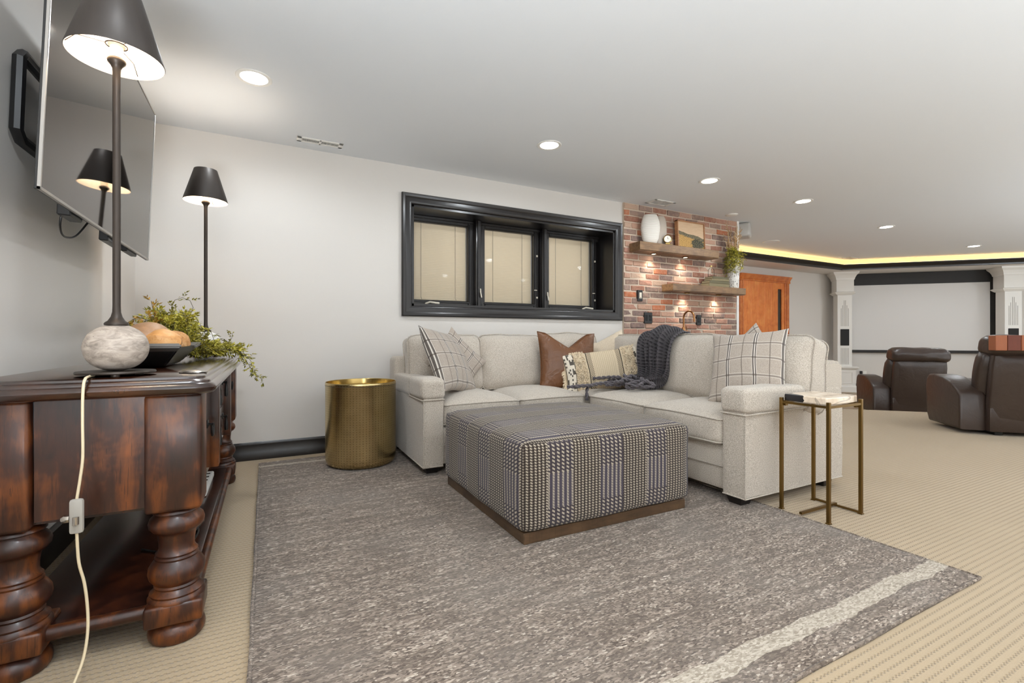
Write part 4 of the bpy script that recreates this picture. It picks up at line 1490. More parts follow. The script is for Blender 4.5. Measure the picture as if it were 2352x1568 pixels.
# tall wisps and the curl
spray(lv3, st, [(-.44, 2.74, ZC + .12), (-.47, 2.68, ZC + .19), (-.50, 2.62, ZC + .205), (-.53, 2.55, ZC + .175)], rs)
spray(lv3, st, [(-.46, 2.78, ZC + .16), (-.47, 2.76, ZC + .23), (-.475, 2.74, ZC + .285)], rs)
spray(lv2, st, [(-.42, 2.8, ZC + .15), (-.43, 2.8, ZC + .24)], rs)
curl = [(-.37 + .045 * math.cos(a), 2.86, ZC + .265 + .05 * math.sin(a)) for a in [PI + 1.5 * PI * -k / 12 for k in range(13)]]
spray(lv2, st, [(-.39, 2.86, ZC + .12)] + curl, rs, L=.018)
# trail over the top's edge
for k in range(12):
    o_ = Vector((rs.uniform(-.02, .02), rs.uniform(-.05, .05), rs.uniform(0, .012)))
    path = [Vector((-.34, 3.0, ZC + .05)), Vector((-.26, 3.08, ZC + .05)), Vector((-.19, 3.14, ZC + .045)), Vector((-.13, 3.16, ZC + .035)), Vector((-.095, 3.16, ZC - .005))]
    spray((lv, lv2, lv)[k % 3], st, [p + o_ for p in path[:rs.randint(3, 5)]], rs)
spray(lv2, st, [(-.13, 3.16, ZC + .03), (-.095, 3.15, ZC - .03), (-.075, 3.14, ZC - .07), (-.05, 3.13, ZC - .10), (-.015, 3.12, ZC - .135)], rs, L=.022)
spray(lv, st, [(-.12, 3.16, ZC + .03), (-.085, 3.15, ZC - .01), (-.06, 3.15, ZC - .05), (-.075, 3.14, ZC - .09)], rs)
spray(lv2, st, [(-.20, 3.1, ZC + .06), (-.17, 3.08, ZC + .11), (-.165, 3.08, ZC + .14)], rs, L=.012)
st.build('stems', MT['stem'], t, kind='stuff')
MB().add(lv).build('foliage', MT['leaf_green'], t, kind='stuff')
MB().add(lv2).build('dusky_foliage', MT['leaf_dark'], t, kind='stuff')
MB().add(lv3).build('amber_tips', MT['leaf_tip'], t, kind='stuff')

t = thing('coaster', 'small round silver coaster near the front corner of the sideboard', 'coaster', (-.207, 1.83, ZC))
MB().lathe([(0, .0005), (.038, .0005), (.040, .003), (.036, .005), (.025, .009), (0, .011)], 32).build('disc', MT['nickel'], t, world=False, smooth=60)

# ---------------------------------------------------------------- sectional sofa
sofa = thing('sectional_sofa', 'large oatmeal tweed L-shaped sectional sofa under the window', 'sofa', (2.07, 3.0, 0))
F = MT['fabric']
def lprism(b, outer, z0, z1, bev=.02, seg=2):
    return b.prism(outer, z0, z1, bev=bev, seg=seg)
SX0, SX1, SY0, SY1 = .92, 3.215, 1.65, 4.00
b = MB(); lprism(b, [(SX0 + .02, 3.06), (2.30, 3.06), (2.30, SY0 + .02), (SX1 - .01, SY0 + .02), (SX1 - .01, SY1 - .01), (SX0 + .02, SY1 - .01)], .065, .325)
b.build('base', F, sofa, smooth=40)
b = MB()
b.tube([(SX0 + .14, 3.052, .20), (2.29, 3.052, .20), (2.292, SY0 + .13, .20)], .0045, 6)
b.build('rail_piping', MT['piping'], sofa, smooth=60)
b = MB(); lprism(b, [(SX0 + .0, 3.80), (3.0, 3.80), (3.0, SY0 + .03), (SX1, SY0 + .03), (SX1, SY1), (SX0 + .0, SY1)], .30, .775, .035, 3)
b.build('back_frame', F, sofa, smooth=45)
# sloping front of the right back frame where it meets the arm
b = MB()
bm = bmesh.new()
pr_ = [(2.84, .60), (3.205, .60), (3.205, .77), (3.15, .79), (3.0, .785), (2.96, .77)]
A = [bm.verts.new((x, SY0 + .004, z)) for x, z in pr_]; B_ = [bm.verts.new((x, SY0 + .14, z)) for x, z in pr_]
bm.faces.new(A); bm.faces.new(B_[::-1])
for i in range(len(pr_)):
    j = (i + 1) % len(pr_)
    bm.faces.new((A[i], B_[i], B_[j], A[j]))
bmesh.ops.recalc_face_normals(bm, faces=bm.faces[:])
bmesh.ops.bevel(bm, geom=bm.edges[:], offset=.018, segments=2, affect='EDGES')
b.add(bm); b.build('back_wing', F, sofa, smooth=45)
def soft_box(x0, x1, y0, y1, z0, z1, r=.025, cuts=6, amp=.006, seed=0, cr=(0, 0, 0)):
    b = puffy(x1 - x0, y1 - y0, z1 - z0, r, cr, cuts, seed, amp)
    return xf(b, ((x0 + x1) / 2, (y0 + y1) / 2, (z0 + z1) / 2))
def arm(x0, x1, y0, y1, cap, name='arm', seed=0):
    b = soft_box(x0, x1, y0, y1, .062, .56, .014, 8, .004, seed)
    a = b.build(name, F, sofa, smooth=50)
    c = soft_box(cap[0], cap[1], cap[2], cap[3], .515, .655, .03, 12, .007, seed + 2, (.0, .0, .006))
    c.build('arm_cap', F, a, smooth=60)
    return a
aL = arm(SX0, 1.068, 3.03, 3.85, (SX0 - .014, 1.074, 3.018, 3.34), seed=1)
soft_box(SX0 - .002, 1.068, 3.33, 3.85, .50, .648, .025, 8, .004, 5).build('arm_top', F, aL, smooth=60)
aR = arm(2.266, 3.20, SY0, 1.795, (2.254, 2.80, SY0 - .012, 1.803), seed=3)
soft_box(2.79, 3.20, SY0, 1.797, .50, .640, .025, 8, .004, 7).build('arm_top', F, aR, smooth=60)
def seam(parent, pts):
    b = MB(); b.tube(pts, .0042, 6); b.build('piping', MT['piping'], parent, smooth=60)
seam(aL, [(SX0 - .001, 3.36, .512), (SX0 - .006, 3.024, .512), (SX0 + .02, 3.016, .514), (1.068, 3.020, .514)])
seam(aL, [(SX0 + .006, 3.028, .512), (SX0 + .004, 3.029, .066)])
seam(aL, [(SX0 + .01, 3.78, .066), (SX0 + .004, 3.035, .064), (1.06, 3.029, .066)])
seam(aR, [(2.258, 1.80, .514), (2.258, SY0 - .008, .514), (2.80, SY0 - .008, .522), (3.19, SY0 - .004, .53)])
seam(aR, [(2.268, SY0 + .002, .512), (2.268, SY0 + .002, .066)])
seam(aR, [(2.266, 1.79, .064), (2.268, SY0, .064), (3.19, SY0 + .001, .066)])
def edge_loop(x0, x1, y0, y1, z, r=.03, cr=.0, n=8):
    pts = []
    cs = [(x1 - r, y1 - r, 0), (x0 + r, y1 - r, 90), (x0 + r, y0 + r, 180), (x1 - r, y0 + r, 270)]
    for cx_, cy_, a0 in cs:
        for k in range(5):
            a = R(a0 + 90 * k / 4)
            pts.append((cx_ + r * math.cos(a), cy_ + r * math.sin(a), z))
    out = []
    for p, q in zip(pts, pts[1:] + pts[:1]):
        d = (Vector(q) - Vector(p)).length
        m_ = max(1, int(d / .06))
        for k in range(m_): out.append(Vector(p).lerp(Vector(q), k / m_))
    mx, my = (x0 + x1) / 2, (y0 + y1) / 2
    for p in out:
        u = (p.x - mx) / ((x1 - x0) / 2); v = (p.y - my) / ((y1 - y0) / 2)
        p.z += cr * (max(0, 1 - u * u) + max(0, 1 - v * v)) * .5
    return out
def seat(x0, x1, y0, y1, seed):
    b = soft_box(x0, x1, y0, y1, .325, .482, .03, 14, .006, seed, (.012, .012, .050))
    c = b.build('seat_cushion', F, sofa, smooth=70)
    b = MB()
    b.tube(edge_loop(x0 - .002, x1 + .002, y0 - .002, y1 + .002, .468, .035, .012), .005, 6, closed=True)
    b.tube(edge_loop(x0 - .002, x1 + .002, y0 - .002, y1 + .002, .338, .035, 0), .0045, 6, closed=True)
    b.build('piping', MT['piping'], c, smooth=60)
seat(1.072, 1.660, 3.035, 3.72, 11)
seat(1.664, 2.262, 3.035, 3.72, 12)
seat(2.266, 2.95, 3.032, 3.74, 13)
seat(2.258, 2.92, 2.415, 3.028, 14)
seat(2.252, 2.92, 1.80, 2.411, 15)
def back(cx_, cy_, yaw, seed, w=.615, h=.46, roll=0, zc=.705, tilt=13, t=.20):
    b = puffy(w, t, h, .05, (.0, .052, .012), 14, seed, .013)
    xf(b, (0, 0, 0), (0, R(roll), 0))
    xf(b, (cx_, cy_, zc), (R(-tilt), 0, R(yaw)))
    o = b.build('back_cushion', F, sofa, smooth=75)
    # welt on the front and rear edges
    p = MB()
    for yy in (-t / 2 + .03, t / 2 - .03):
        r = .05
        pts = []
        for qx, qz, a0 in ((w / 2 - r, h / 2 - r, 0), (-w / 2 + r, h / 2 - r, 90), (-w / 2 + r, -h / 2 + r, 180), (w / 2 - r, -h / 2 + r, 270)):
            for k in range(5):
                a = R(a0 + 90 * k / 4)
                pts.append(Vector((qx + (r + .003) * math.cos(a), yy, qz + (r + .003) * math.sin(a))))
        fine = []
        for a_, c_ in zip(pts, pts[1:] + pts[:1]):
            m_ = max(1, int((c_ - a_).length / .05))
            for k in range(m_): fine.append(a_.lerp(c_, k / m_))
        for q in fine:
            nn = noise.noise_vector(Vector((q.x * 6 + seed * 3.1, q.y * 6, q.z * 6)))
            q += nn * .013
            u = q.x / (w / 2)
            if q.z > 0: q.z += .012 * max(0, 1 - u * u) * .8
        p.tube(fine, .0042, 6, closed=True)
    xf(p, (0, 0, 0), (0, R(roll), 0))
    xf(p, (cx_, cy_, zc), (R(-tilt), 0, R(yaw)))
    p.build('piping', MT['piping'], o, smooth=60)
back(1.30, 3.70, 0, 21)
back(1.905, 3.70, 0, 22)
back(2.53, 3.71, 0, 23, zc=.72)
back(2.895, 3.13, -90, 24)
back(2.885, 2.50, -90, 25, w=.60)
back(2.91, 1.915, -90, 26, w=.56, h=.45, roll=-4, zc=.69)
for fx, fy in ((1.0, 3.12), (1.0, 3.93), (2.34, 1.74), (3.12, 1.74), (3.12, 3.92), (2.1, 3.12)):
    b = MB()
    bm = bmesh.new()
    lo = [bm.verts.new((fx + sx * .035, fy + sy * .035, .002)) for sx, sy in ((-1, -1), (1, -1), (1, 1), (-1, 1))]
    hi = [bm.verts.new((fx + sx * .05, fy + sy * .05, .07)) for sx, sy in ((-1, -1), (1, -1), (1, 1), (-1, 1))]
    for i in range(4):
        j = (i + 1) % 4
        bm.faces.new((lo[i], lo[j], hi[j], hi[i]))
    bm.faces.new(lo[::-1]); bm.faces.new(hi)
    b.add(bm).build('foot', MT['black_trim'], sofa)

# ---------------------------------------------------------------- throw pillows
def pillow(name, label, mat, loc, size, t, yaw, tilt, roll, seed=0, group=None, pinch=.055, chop=0, amp=.010, n=26, seamed=None, uvc=False):
    w, h = size
    bm = bmesh.new()
    uvl = bm.loops.layers.uv.new('UVMap')
    def pt(u, v, s):
        e = (max(0, 1 - u * u) * max(0, 1 - v * v)) ** .42
        x = u * w / 2 * (1 - pinch * (1 - v * v))
        z = v * h / 2 * (1 - pinch * (1 - u * u))
        # corners run out into ears
        x *= 1 + .03 * abs(u * v) ** 3; z *= 1 + .03 * abs(u * v) ** 3
        if chop and v > 0: z -= chop * max(0, 1 - (abs(u) / .75)) ** 1.2 * v ** 2
        y = -s * t / 2 * e
        p = Vector((x, y, z))
        nn = noise.noise_vector(Vector((x * 7 + seed * 4.7, y * 7, z * 7)))
        return p + nn * amp * (.3 + .7 * e)
    for s in (1, -1):
        V = [[bm.verts.new(pt(-1 + 2 * i / n, -1 + 2 * j / n, s)) for j in range(n + 1)] for i in range(n + 1)]
        for i in range(n):
            for j in range(n):
                q = [V[i][j], V[i + 1][j], V[i + 1][j + 1], V[i][j + 1]]
                ij = [(i, j), (i + 1, j), (i + 1, j + 1), (i, j + 1)]
                if s < 0: q.reverse(); ij.reverse()
                f = bm.faces.new(q)
                for l, (a, c) in zip(f.loops, ij):
                    l[uvl].uv = ((a / n - .5) * w, (c / n - .5) * h)
    bmesh.ops.remove_doubles(bm, verts=bm.verts[:], dist=.0004)
    M_ = Matrix.Translation(loc) @ Matrix.Rotation(R(yaw), 4, 'Z') @ Matrix.Rotation(R(-tilt), 4, 'X') @ Matrix.Rotation(R(roll), 4, 'Y')
    t_ = thing(name, label, 'pillow', loc, group=group)
    t_.rotation_euler = (Matrix.Rotation(R(yaw), 4, 'Z') @ Matrix.Rotation(R(-tilt), 4, 'X') @ Matrix.Rotation(R(roll), 4, 'Y')).to_euler()
    mb = MB(); mb.bm.free(); mb.bm = bm
    mb.build('cover', mat, t_, smooth=70, world=False)
    if seamed is not None:
        b = MB()
        loop = [(-1 + 2 * i / 24, -1) for i in range(24)] + [(1, -1 + 2 * i / 24) for i in range(24)] + [(1 - 2 * i / 24, 1) for i in range(24)] + [(-1, 1 - 2 * i / 24) for i in range(24)]
        b.tube([pt(u, v, 1) for u, v in loop], .0032, 6, closed=True)
        b.build('edge_seam', seamed, t_, world=False, smooth=60)
    return t_, pt
P1, _ = pillow('plaid_pillow', 'grey plaid pillow leaning on the sofa arm nearest the brass drum', MT['plaid'], (1.225, 3.37, .752), (.51, .51), .17, 44, 27, 9, 1, 'plaid throw pillows')
P2, _ = pillow('plaid_pillow', 'grey plaid pillow mostly hidden, only its corner above the sofa back near the drum', MT['plaid'], (1.335, 3.50, .735), (.40, .40), .11, 12, 14, 45, 2, 'plaid throw pillows')
P3, _ = pillow('plaid_pillow', 'grey plaid pillow leaning in the sofa corner by the brass legged table', MT['plaid'], (2.675, 1.935, .745), (.44, .49), .18, -70, 27, -5, 3, 'plaid throw pillows')
P4, _ = pillow('plaid_pillow', 'grey plaid pillow hidden behind another, only its tip showing, near the table', MT['plaid'], (2.81, 2.015, .79), (.34, .34), .10, -82, 14, -42, 4, 'plaid throw pillows')
P5, _ = pillow('leather_pillow', 'cognac brown leather pillow with a dent chopped in its top', MT['tan_leather'], (2.335, 3.42, .715), (.52, .52), .17, -14, 14, 2, 5, None, .06, .13, .008, 26, MT['tan_leather'])
P6, _ = pillow('cream_pillow', 'plain cream pillow standing behind the fringed lumbar pillow', MT['cream_fabric'], (2.745, 3.43, .70), (.49, .49), .16, -38, 16, -18, 6, None, .06, .03, .010, 26)
P7, lpt = pillow('lumbar_pillow', 'long cream woven lumbar pillow with dark motifs and shaggy fringe', MT['lumbar'], (2.545, 3.17, .655), (.70, .35), .16, -30, 18, -8, 7, None, .03, 0, .006, 30)
# tufts: shaggy fringe at both ends and two tufted bands
b = MB()
rs = random.Random(3)
def tuft(p, d, L, r):
    b.tube([p, p + d * L * .5 + Vector((0, 0, rs.uniform(-.004, .004))), p + d * L + Vector((rs.uniform(-.004, .004), 0, rs.uniform(-.008, .004)))], [r, r, r * .6], 4)
for s in (-1, 1):
    for k in range(70):
        v = -1 + 2 * k / 69
        p = lpt(s, v, 1)
        for _q in range(2):
            tuft(p, Vector((s, rs.uniform(-.4, .3), rs.uniform(-.5, .5))).normalized(), rs.uniform(.016, .032), .0030)
    for k in range(360):
        u = s * rs.choice((rs.uniform(.46, .55), rs.uniform(.67, .74), rs.uniform(.46, .74)))
        v = rs.uniform(-.98, .99)
        p = lpt(u, v, 1)
        tuft(p, Vector((rs.uniform(-.5, .5), -.8, rs.uniform(-.9, .1))).normalized(), rs.uniform(.010, .02), .0034)
    for k in range(60):
        u = s * rs.uniform(.46, .8)
        p = lpt(u, 1, 1)
        tuft(p, Vector((rs.uniform(-.4, .4), rs.uniform(-.5, .2), 1)).normalized(), rs.uniform(.008, .018), .003)
b.build('fringe', MT['fringe'], P7, world=False, smooth=70, kind='stuff')

# ---------------------------------------------------------------- knit throw over the corner of the sofa
th = thing('knit_throw', 'charcoal chunky knit throw draped over the sofa back with yarn fringe', 'throw blanket', (2.80, 2.95, .6))
# spine of the drape: from behind the back, over its top, down the cushion, out over the seat
spine = [(3.06, 2.80, .70), (3.03, 2.81, .84), (2.98, 2.82, .915), (2.89, 2.82, .935), (2.80, 2.80, .89), (2.755, 2.77, .78), (2.735, 2.75, .66), (2.69, 2.75, .575), (2.62, 2.78, .550), (2.55, 2.82, .545)]
def spine_at(f):
    f = f * (len(spine) - 1)
    i = min(int(f), len(spine) - 2)
    a = f - i
    P = [Vector(spine[max(0, i - 1)]), Vector(spine[i]), Vector(spine[i + 1]), Vector(spine[min(len(spine) - 1, i + 2)])]
    return .5 * ((2 * P[1]) + (-P[0] + P[2]) * a + (2 * P[0] - 5 * P[1] + 4 * P[2] - P[3]) * a * a + (-P[0] + 3 * P[1] - 3 * P[2] + P[3]) * a ** 3)
NU, NV = 60, 90
bm = bmesh.new()
uvl = bm.loops.layers.uv.new('UVMap')
def throwpt(i, j):
    f = i / NU
    c = spine_at(f)
    g = (spine_at(min(1, f + .02)) - spine_at(max(0, f - .02))).normalized()
    side = Vector((0, 1, 0))
    nrm = side.cross(g).normalized()
    if nrm.z < 0 and f < .6: nrm = -nrm
    if nrm.x > 0 and f >= .45: nrm = -nrm
    if f > .75 and nrm.z < 0: nrm = -nrm
    wv = j / NV - .5
    half = .19 * (1 - .30 * f) + .03 * math.sin(f * 5)
    amp = .036 * (.4 + .8 * min(1, f * 2.2))
    fold = amp * (math.sin(wv * 2 * PI * 4.2 + f * 1.8) + .45 * math.sin(wv * 2 * PI * 7.3 - f * 2))
    sl = .035 * (1 - abs(wv) * 2) * (1 if f < .5 else .5)
    p = c + side * (wv * 2 * half + .07 * (f - .5) * wv) + nrm * (fold + .02 + sl)
    p.z = max(p.z, .532) if f > .6 else p.z
    return p
V = [[bm.verts.new(throwpt(i, j)) for j in range(NV + 1)] for i in range(NU + 1)]
for i in range(NU):
    for j in range(NV):
        fce = bm.faces.new((V[i][j], V[i][j + 1], V[i + 1][j + 1], V[i + 1][j]))
        for l, (a, c) in zip(fce.loops, ((i, j), (i, j + 1), (i + 1, j + 1), (i + 1, j))):
            l[uvl].uv = (c / NV * .62, a / NU * .95)
bmesh.ops.solidify(bm, geom=bm.faces[:], thickness=.012)
mb = MB(); mb.bm.free(); mb.bm = bm
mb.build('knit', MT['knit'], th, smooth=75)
rs = random.Random(9)
def yarn(pts, r=.0125):
    """two-ply twisted yarn along pts."""
    b = MB()
    P = [Vector(p) for p in pts]
    fine = []
    for k in range(len(P) - 1):
        p0, p1, p2, p3 = P[max(0, k - 1)], P[k], P[k + 1], P[min(len(P) - 1, k + 2)]
        m_ = max(3, int((p2 - p1).length / .008))
        for q in range(m_):
            a = q / m_
            fine.append(.5 * ((2 * p1) + (-p0 + p2) * a + (2 * p0 - 5 * p1 + 4 * p2 - p3) * a * a + (-p0 + 3 * p1 - 3 * p2 + p3) * a ** 3))
    fine.append(P[-1])
    for ph in (0, PI):
        tw = []
        for k, p in enumerate(fine):
            d = (fine[min(k + 1, len(fine) - 1)] - fine[max(k - 1, 0)]).normalized()
            u = d.cross(Vector((0, 0, 1)))
            if u.length < .1: u = Vector((1, 0, 0))
            u.normalize(); w_ = d.cross(u)
            a = k * .62 + ph
            tw.append(p + (u * math.cos(a) + w_ * math.sin(a)) * r * .55)
        b.tube(tw, r * .62, 6)
    return b.build('fringe_yarn', MT['rope'], th, smooth=70)
for k in range(18):
    y0 = 2.70 + .018 * k
    ex = rs.uniform(2.40, 2.62); ey = y0 + rs.uniform(-.10, .16)
    zz = .548 + rs.uniform(0, .05)
    mx, my = (2.56 + ex) / 2 + rs.uniform(-.05, .05), (y0 + ey) / 2 + rs.uniform(-.08, .08)
    yarn([(2.62, y0 * .6 + 1.12, .575), (2.55, y0, .580 + rs.uniform(0, .05)), (mx, my, zz + .016), (ex, ey, zz), (ex + rs.uniform(-.07, .07), ey + rs.uniform(-.02, .09), zz - .004)])
yarn([(2.54, 2.92, .575), (2.49, 3.0, .57), (2.42, 3.09, .555), (2.33, 3.07, .545), (2.27, 3.045, .525), (2.245, 3.02, .485), (2.235, 3.005, .44)])
yarn([(2.54, 2.92, .58), (2.47, 2.98, .572), (2.38, 3.02, .56), (2.28, 3.01, .553), (2.18, 3.02, .548), (2.08, 3.05, .545)])
yarn([(2.53, 2.90, .575), (2.48, 2.98, .57), (2.40, 3.03, .56), (2.31, 3.03, .552), (2.24, 3.04, .55), (2.16, 3.05, .548)])

# ---------------------------------------------------------------- ottoman
ot = thing('ottoman', 'large square woven plaid ottoman on a dark wood plinth', 'ottoman', (1.51, 2.31, .011))
OX0, OX1, OY0, OY1 = .99, 2.03, 1.80, 2.83
b = puffy(OX1 - OX0, OY1 - OY0, .415, .042, (.006, .006, .022), 16, 3, .004)
xf(b, ((OX0 + OX1) / 2, (OY0 + OY1) / 2, .265))
def ouv(co, n):
    x, y, z = co
    if abs(n.y) > .7: return (x + .5, z)
    if abs(n.z) > .7: return (y, x + .6)
    return (y, z + (-.55 if n.x < 0 else .55) * 0)
b.build('upholstery', MT['weave'], ot, smooth=60, uv=ouv)
b = MB(); b.box(OX0 + .022, OX1 - .022, OY0 + .022, OY1 - .022, .010, .062, .003, 1)
b.build('plinth', MT['plinth'], ot)

# ---------------------------------------------------------------- brass drum table
dr = thing('drum_table', 'hammered brass drum side table with sunken tray top', 'side table', (.625, 3.60, .011))
b = MB()
r0 = .248
b.lathe([(0, .0), (.20, 0), (.225, .006), (.240, .022), (.247, .045), (r0, .07), (r0, .576), (r0 + .0015, .578), (r0 + .0015, .592), (r0, .595)], 72, cap=False)
def duv(co, n):
    a = math.atan2(co.y, co.x)
    return (a * r0, co.z)
b.build('drum', MT['brass'], dr, world=False, smooth=50, uv=duv)
b = MB()
b.lathe([(r0, .5945), (r0 + .0005, .597), (r0 - .0015, .598), (r0 - .003, .596), (r0 - .006, .560), (r0 - .012, .556), (.0, .556)], 72, cap=False)
b.build('tray_top', MT['brass_plain'], dr, world=False, smooth=30)
b = MB(); b.lathe([(r0 + .001, .5750), (r0 + .0022, .5765), (r0 + .001, .578)], 72, cap=False)
b.build('lid_seam', MT['bronze'], dr, world=False, smooth=50)

# ---------------------------------------------------------------- brass legged side table
st_ = thing('drink_table', 'narrow side table with petrified wood top on thin brass legs', 'side table', (2.635, 1.47, 0))
TX0, TX1, TY0, TY1 = 2.487, 2.782, 1.35, 1.592
lw = .0085
for lx, ly in ((TX0, TY0), (TX1, TY0), (TX0, TY1), (TX1, TY1)):
    b = MB(); b.box(lx - lw, lx + lw, ly - lw, ly + lw, .003, .606, .002, 1)
    b.box(lx - .011, lx + .011, ly - .011, ly + .011, 0, .006, .001, 1)
    b.build('leg', MT['antique'], st_)
b = MB()
for ly in (TY0, TY1): b.box(TX0, TX1, ly - .006, ly + .006, .575, .587)
for lx in (TX0, TX1): b.box(lx - .006, lx + .006, TY0, TY1, .575, .587)
for lx in (TX0, TX1):
    for ly in (TY0, TY1):
        sx = 1 if lx == TX0 else -1; sy = 1 if ly == TY0 else -1
        b.box(lx + sx * .008, lx + sx * .03, ly + sy * .006, ly + sy * .018, .562, .59)
b.build('top_rail', MT['antique'], st_)
b = MB(); b.box(TX1 - .006, TX1 + .006, TY0, TY1, .004, .014)
b.box(TX0 - .03, TX1 - .005, 1.464, 1.478, .014, .026)
b.build('stretcher', MT['antique'], st_)
b = MB()
out = [(TX0 + .002, TY0 + .012), (TX0 + .10, TY0 + .004), (TX1 - .06, TY0 + .006), (TX1 - .002, TY0 + .016), (TX1 + .002, TY1 - .05), (TX1 - .01, TY1 - .006), (TX0 + .12, TY1 - .002), (TX0 + .01, TY1 - .008)]
b.prism(out, .589, .625, bev=.004, seg=1)
b.build('stone_top', MT['petrified'], st_)

# ---------------------------------------------------------------- wet bar
bar = thing('bar_cabinet', 'dark low bar cabinet along the brick wall behind the sofa', 'cabinet', (4.48, 3.76, 0))
MB().box(3.56, 5.40, 3.46, WB - .03, .09, .905).build('carcass', MT['black_trim'], bar)
MB().box(3.58, 5.38, 3.52, WB - .03, 0, .09).build('toe_kick', MT['black_matte'], bar)
for k in range(4):
    xa = 3.56 + k * .46
    d = MB().box(xa + .004, xa + .456, 3.44, 3.46, .10, .90, .004, 1).build('door', MT['black_trim'], bar)
    MB().tube([(xa + .42, 3.425, .70), (xa + .42, 3.42, .76), (xa + .42, 3.425, .82)], .005, 7).build('handle', MT['antique'], d)
t = tag(MB().box(3.54, 5.44, 3.415, WB - .03, .905, .945, .004, 1).build('countertop', MT['granite'], None), 'black stone bar countertop running along the brick wall', 'countertop')

fa = thing('faucet', 'brushed copper gooseneck bar faucet before the brick wall', 'faucet', (4.33, 3.95, .945))
MB().lathe([(.027, 0), (.027, .006), (.02, .012), (.019, .10), (.016, .105), (0, .105)], 20, m=Matrix.Identity(4)).build('body', MT['copper'], fa, world=False, smooth=40)
arc = [(0, 0, .10), (0, 0, .215)] + [(0, -.075 + .075 * math.cos(a), .215 + .075 * math.sin(a)) for a in [PI * k / 12 for k in range(1, 12)]] + [(0, -.15, .215), (0, -.152, .165)]
MB().tube(arc, .0105, 12).build('spout', MT['copper'], fa, world=False, smooth=60)
b = MB(); b.tube([(.018, 0, .06), (.05, -.01, .06)], .010, 10); b.tube([(.045, -.008, .062), (.03, -.012, .12)], .0045, 8)
b.build('lever', MT['copper'], fa, world=False, smooth=50)

YF = WB - .034
def plate(name, label, cat, x, z, w, h, parts):
    t = thing(name, label, cat, (x, YF, z))
    MB().box(-w / 2, w / 2, -.012, .02, -h / 2, h / 2, .003, 1).build('cover_plate', MT['black_plastic'], t, world=False)
    for nm, mat, (x0, x1, z0, z1, dy) in parts:
        MB().box(x0, x1, -.012 - dy, -.011, z0, z1, .001, 1).build(nm, mat, t, world=False)
plate('dimmer_switch', 'black wall plate with a cream dimmer switch on the brick', 'switch', 3.75, 1.405, .072, .125,
      [('dimmer', MT['cream_plastic'], (-.017, .017, -.034, .034, .006)), ('indicator', MT['black_plastic'], (-.004, .006, -.030, -.022, .008))])
plate('wall_outlet', 'wide black double gang outlet on the brick left of the faucet', 'outlet', 3.875, 1.155, .117, .125,
      [('rocker_switch', MT['black_matte'], (-.045, -.012, -.034, .034, .004)), ('receptacle', MT['black_matte'], (.012, .045, .004, .034, .004)), ('receptacle', MT['black_matte'], (.012, .045, -.034, -.004, .004))])
plate('wall_outlet', 'single black outlet on the brick right of the faucet', 'outlet', 4.70, 1.145, .072, .125,
      [('receptacle', MT['black_matte'], (-.016, .016, .004, .032, .004)), ('receptacle', MT['black_matte'], (-.016, .016, -.032, -.004, .004))])

# floating shelves with puck lights
def shelf(x0, x1, z0, z1, pucks, label):
    y0 = 3.886
    t = thing('floating_shelf', label, 'shelf', ((x0 + x1) / 2, WB - .03, z0), group='brown floating shelves on the brick')
    MB().box(x0, x1, y0, WB - .028, z0, z1, .003, 1).build('board', MT['shelf_wood'], t)
    MB().box(x0 + .003, x1 - .003, y0 + .012, WB - .03, z0 - .006, z0 + .001).build('underside', MT['shelf_wood'], t)
    for px_ in pucks:
        p = MB().lathe([(.034, -.006), (.036, -.014), (.03, -.016), (.028, -.010)], 24, m=Matrix.Translation((px_, 3.99, z0)), cap=False).build('puck_light', MT['antique'], t, smooth=40)
        MB().lathe([(0, -.011), (.029, -.011)], 20, m=Matrix.Translation((px_, 3.99, z0)), cap=False).build('lens', MT['puck_lens'], p)
        ld = bpy.data.lights.new('puck_lamp', 'SPOT'); ld.energy = PUCK_POWER * 8; ld.color = (1, .88, .72); ld.spot_size = R(105); ld.spot_blend = 1; ld.shadow_soft_size = .03
        lo = bpy.data.objects.new('puck_lamp', ld); COL.objects.link(lo); lo.location = (px_, 4.0, z0 - .02)
shelf(3.60, 4.855, 1.889, 1.979, (3.90, 4.40), 'upper brown wooden floating shelf holding vases and a framed landscape')
shelf(4.093, 5.352, 1.468, 1.547, (4.43, 4.98), 'lower brown wooden floating shelf holding books and a white pitcher')
SZ1, SZ2 = 1.979, 1.547

def vase(x, y, w, d, h, mat, label, yaw=0, neck=.55):
    prof = [(.60, 0), (.66, .01), (.86, .18), (.98, .42), (1.0, .58), (.93, .76), (.78, .92), (neck + .12, .985), (neck + .08, 1.0), (neck, .985), (neck, .93)]
    bm = bmesh.new()
    seg = 40
    rings = []
    for r, z in prof:
        rings.append([bm.verts.new((math.copysign(abs(math.cos(2 * PI * i / seg)) ** .8, math.cos(2 * PI * i / seg)) * r * w / 2, math.sin(2 * PI * i / seg) * r * d / 2, z * h)) for i in range(seg)])
    for a, c in zip(rings, rings[1:]):
        for i in range(seg):
            j = (i + 1) % seg
            bm.faces.new((a[i], a[j], c[j], c[i]))
    bm.faces.new(rings[0][::-1]); bm.faces.new(rings[-1])
    o = MB().add(bm).build('vase', mat, None, smooth=50, world=False)
    o.location = (x, y, SZ1); o.rotation_euler = (0, 0, R(yaw))
    tag(o, label, 'vase', 'pale vases on the upper shelf')
vase(3.815, 3.955, .215, .095, .325, MT['ceramic'], 'flat oval white ribbed vase at the front of the upper shelf', -28)
vase(4.03, 4.012, .15, .075, .345, MT['ceramic_plain'], 'narrower taller beige vase standing behind the white ribbed vase', -10, .45)
ck = thing('desk_clock', 'small round brass clock on a stand, upper shelf', 'clock', (4.055, 3.935, SZ1), (0, 0, R(-35)))
tilt = Matrix.Translation((0, 0, .072)) @ Matrix.Rotation(R(90), 4, 'X')
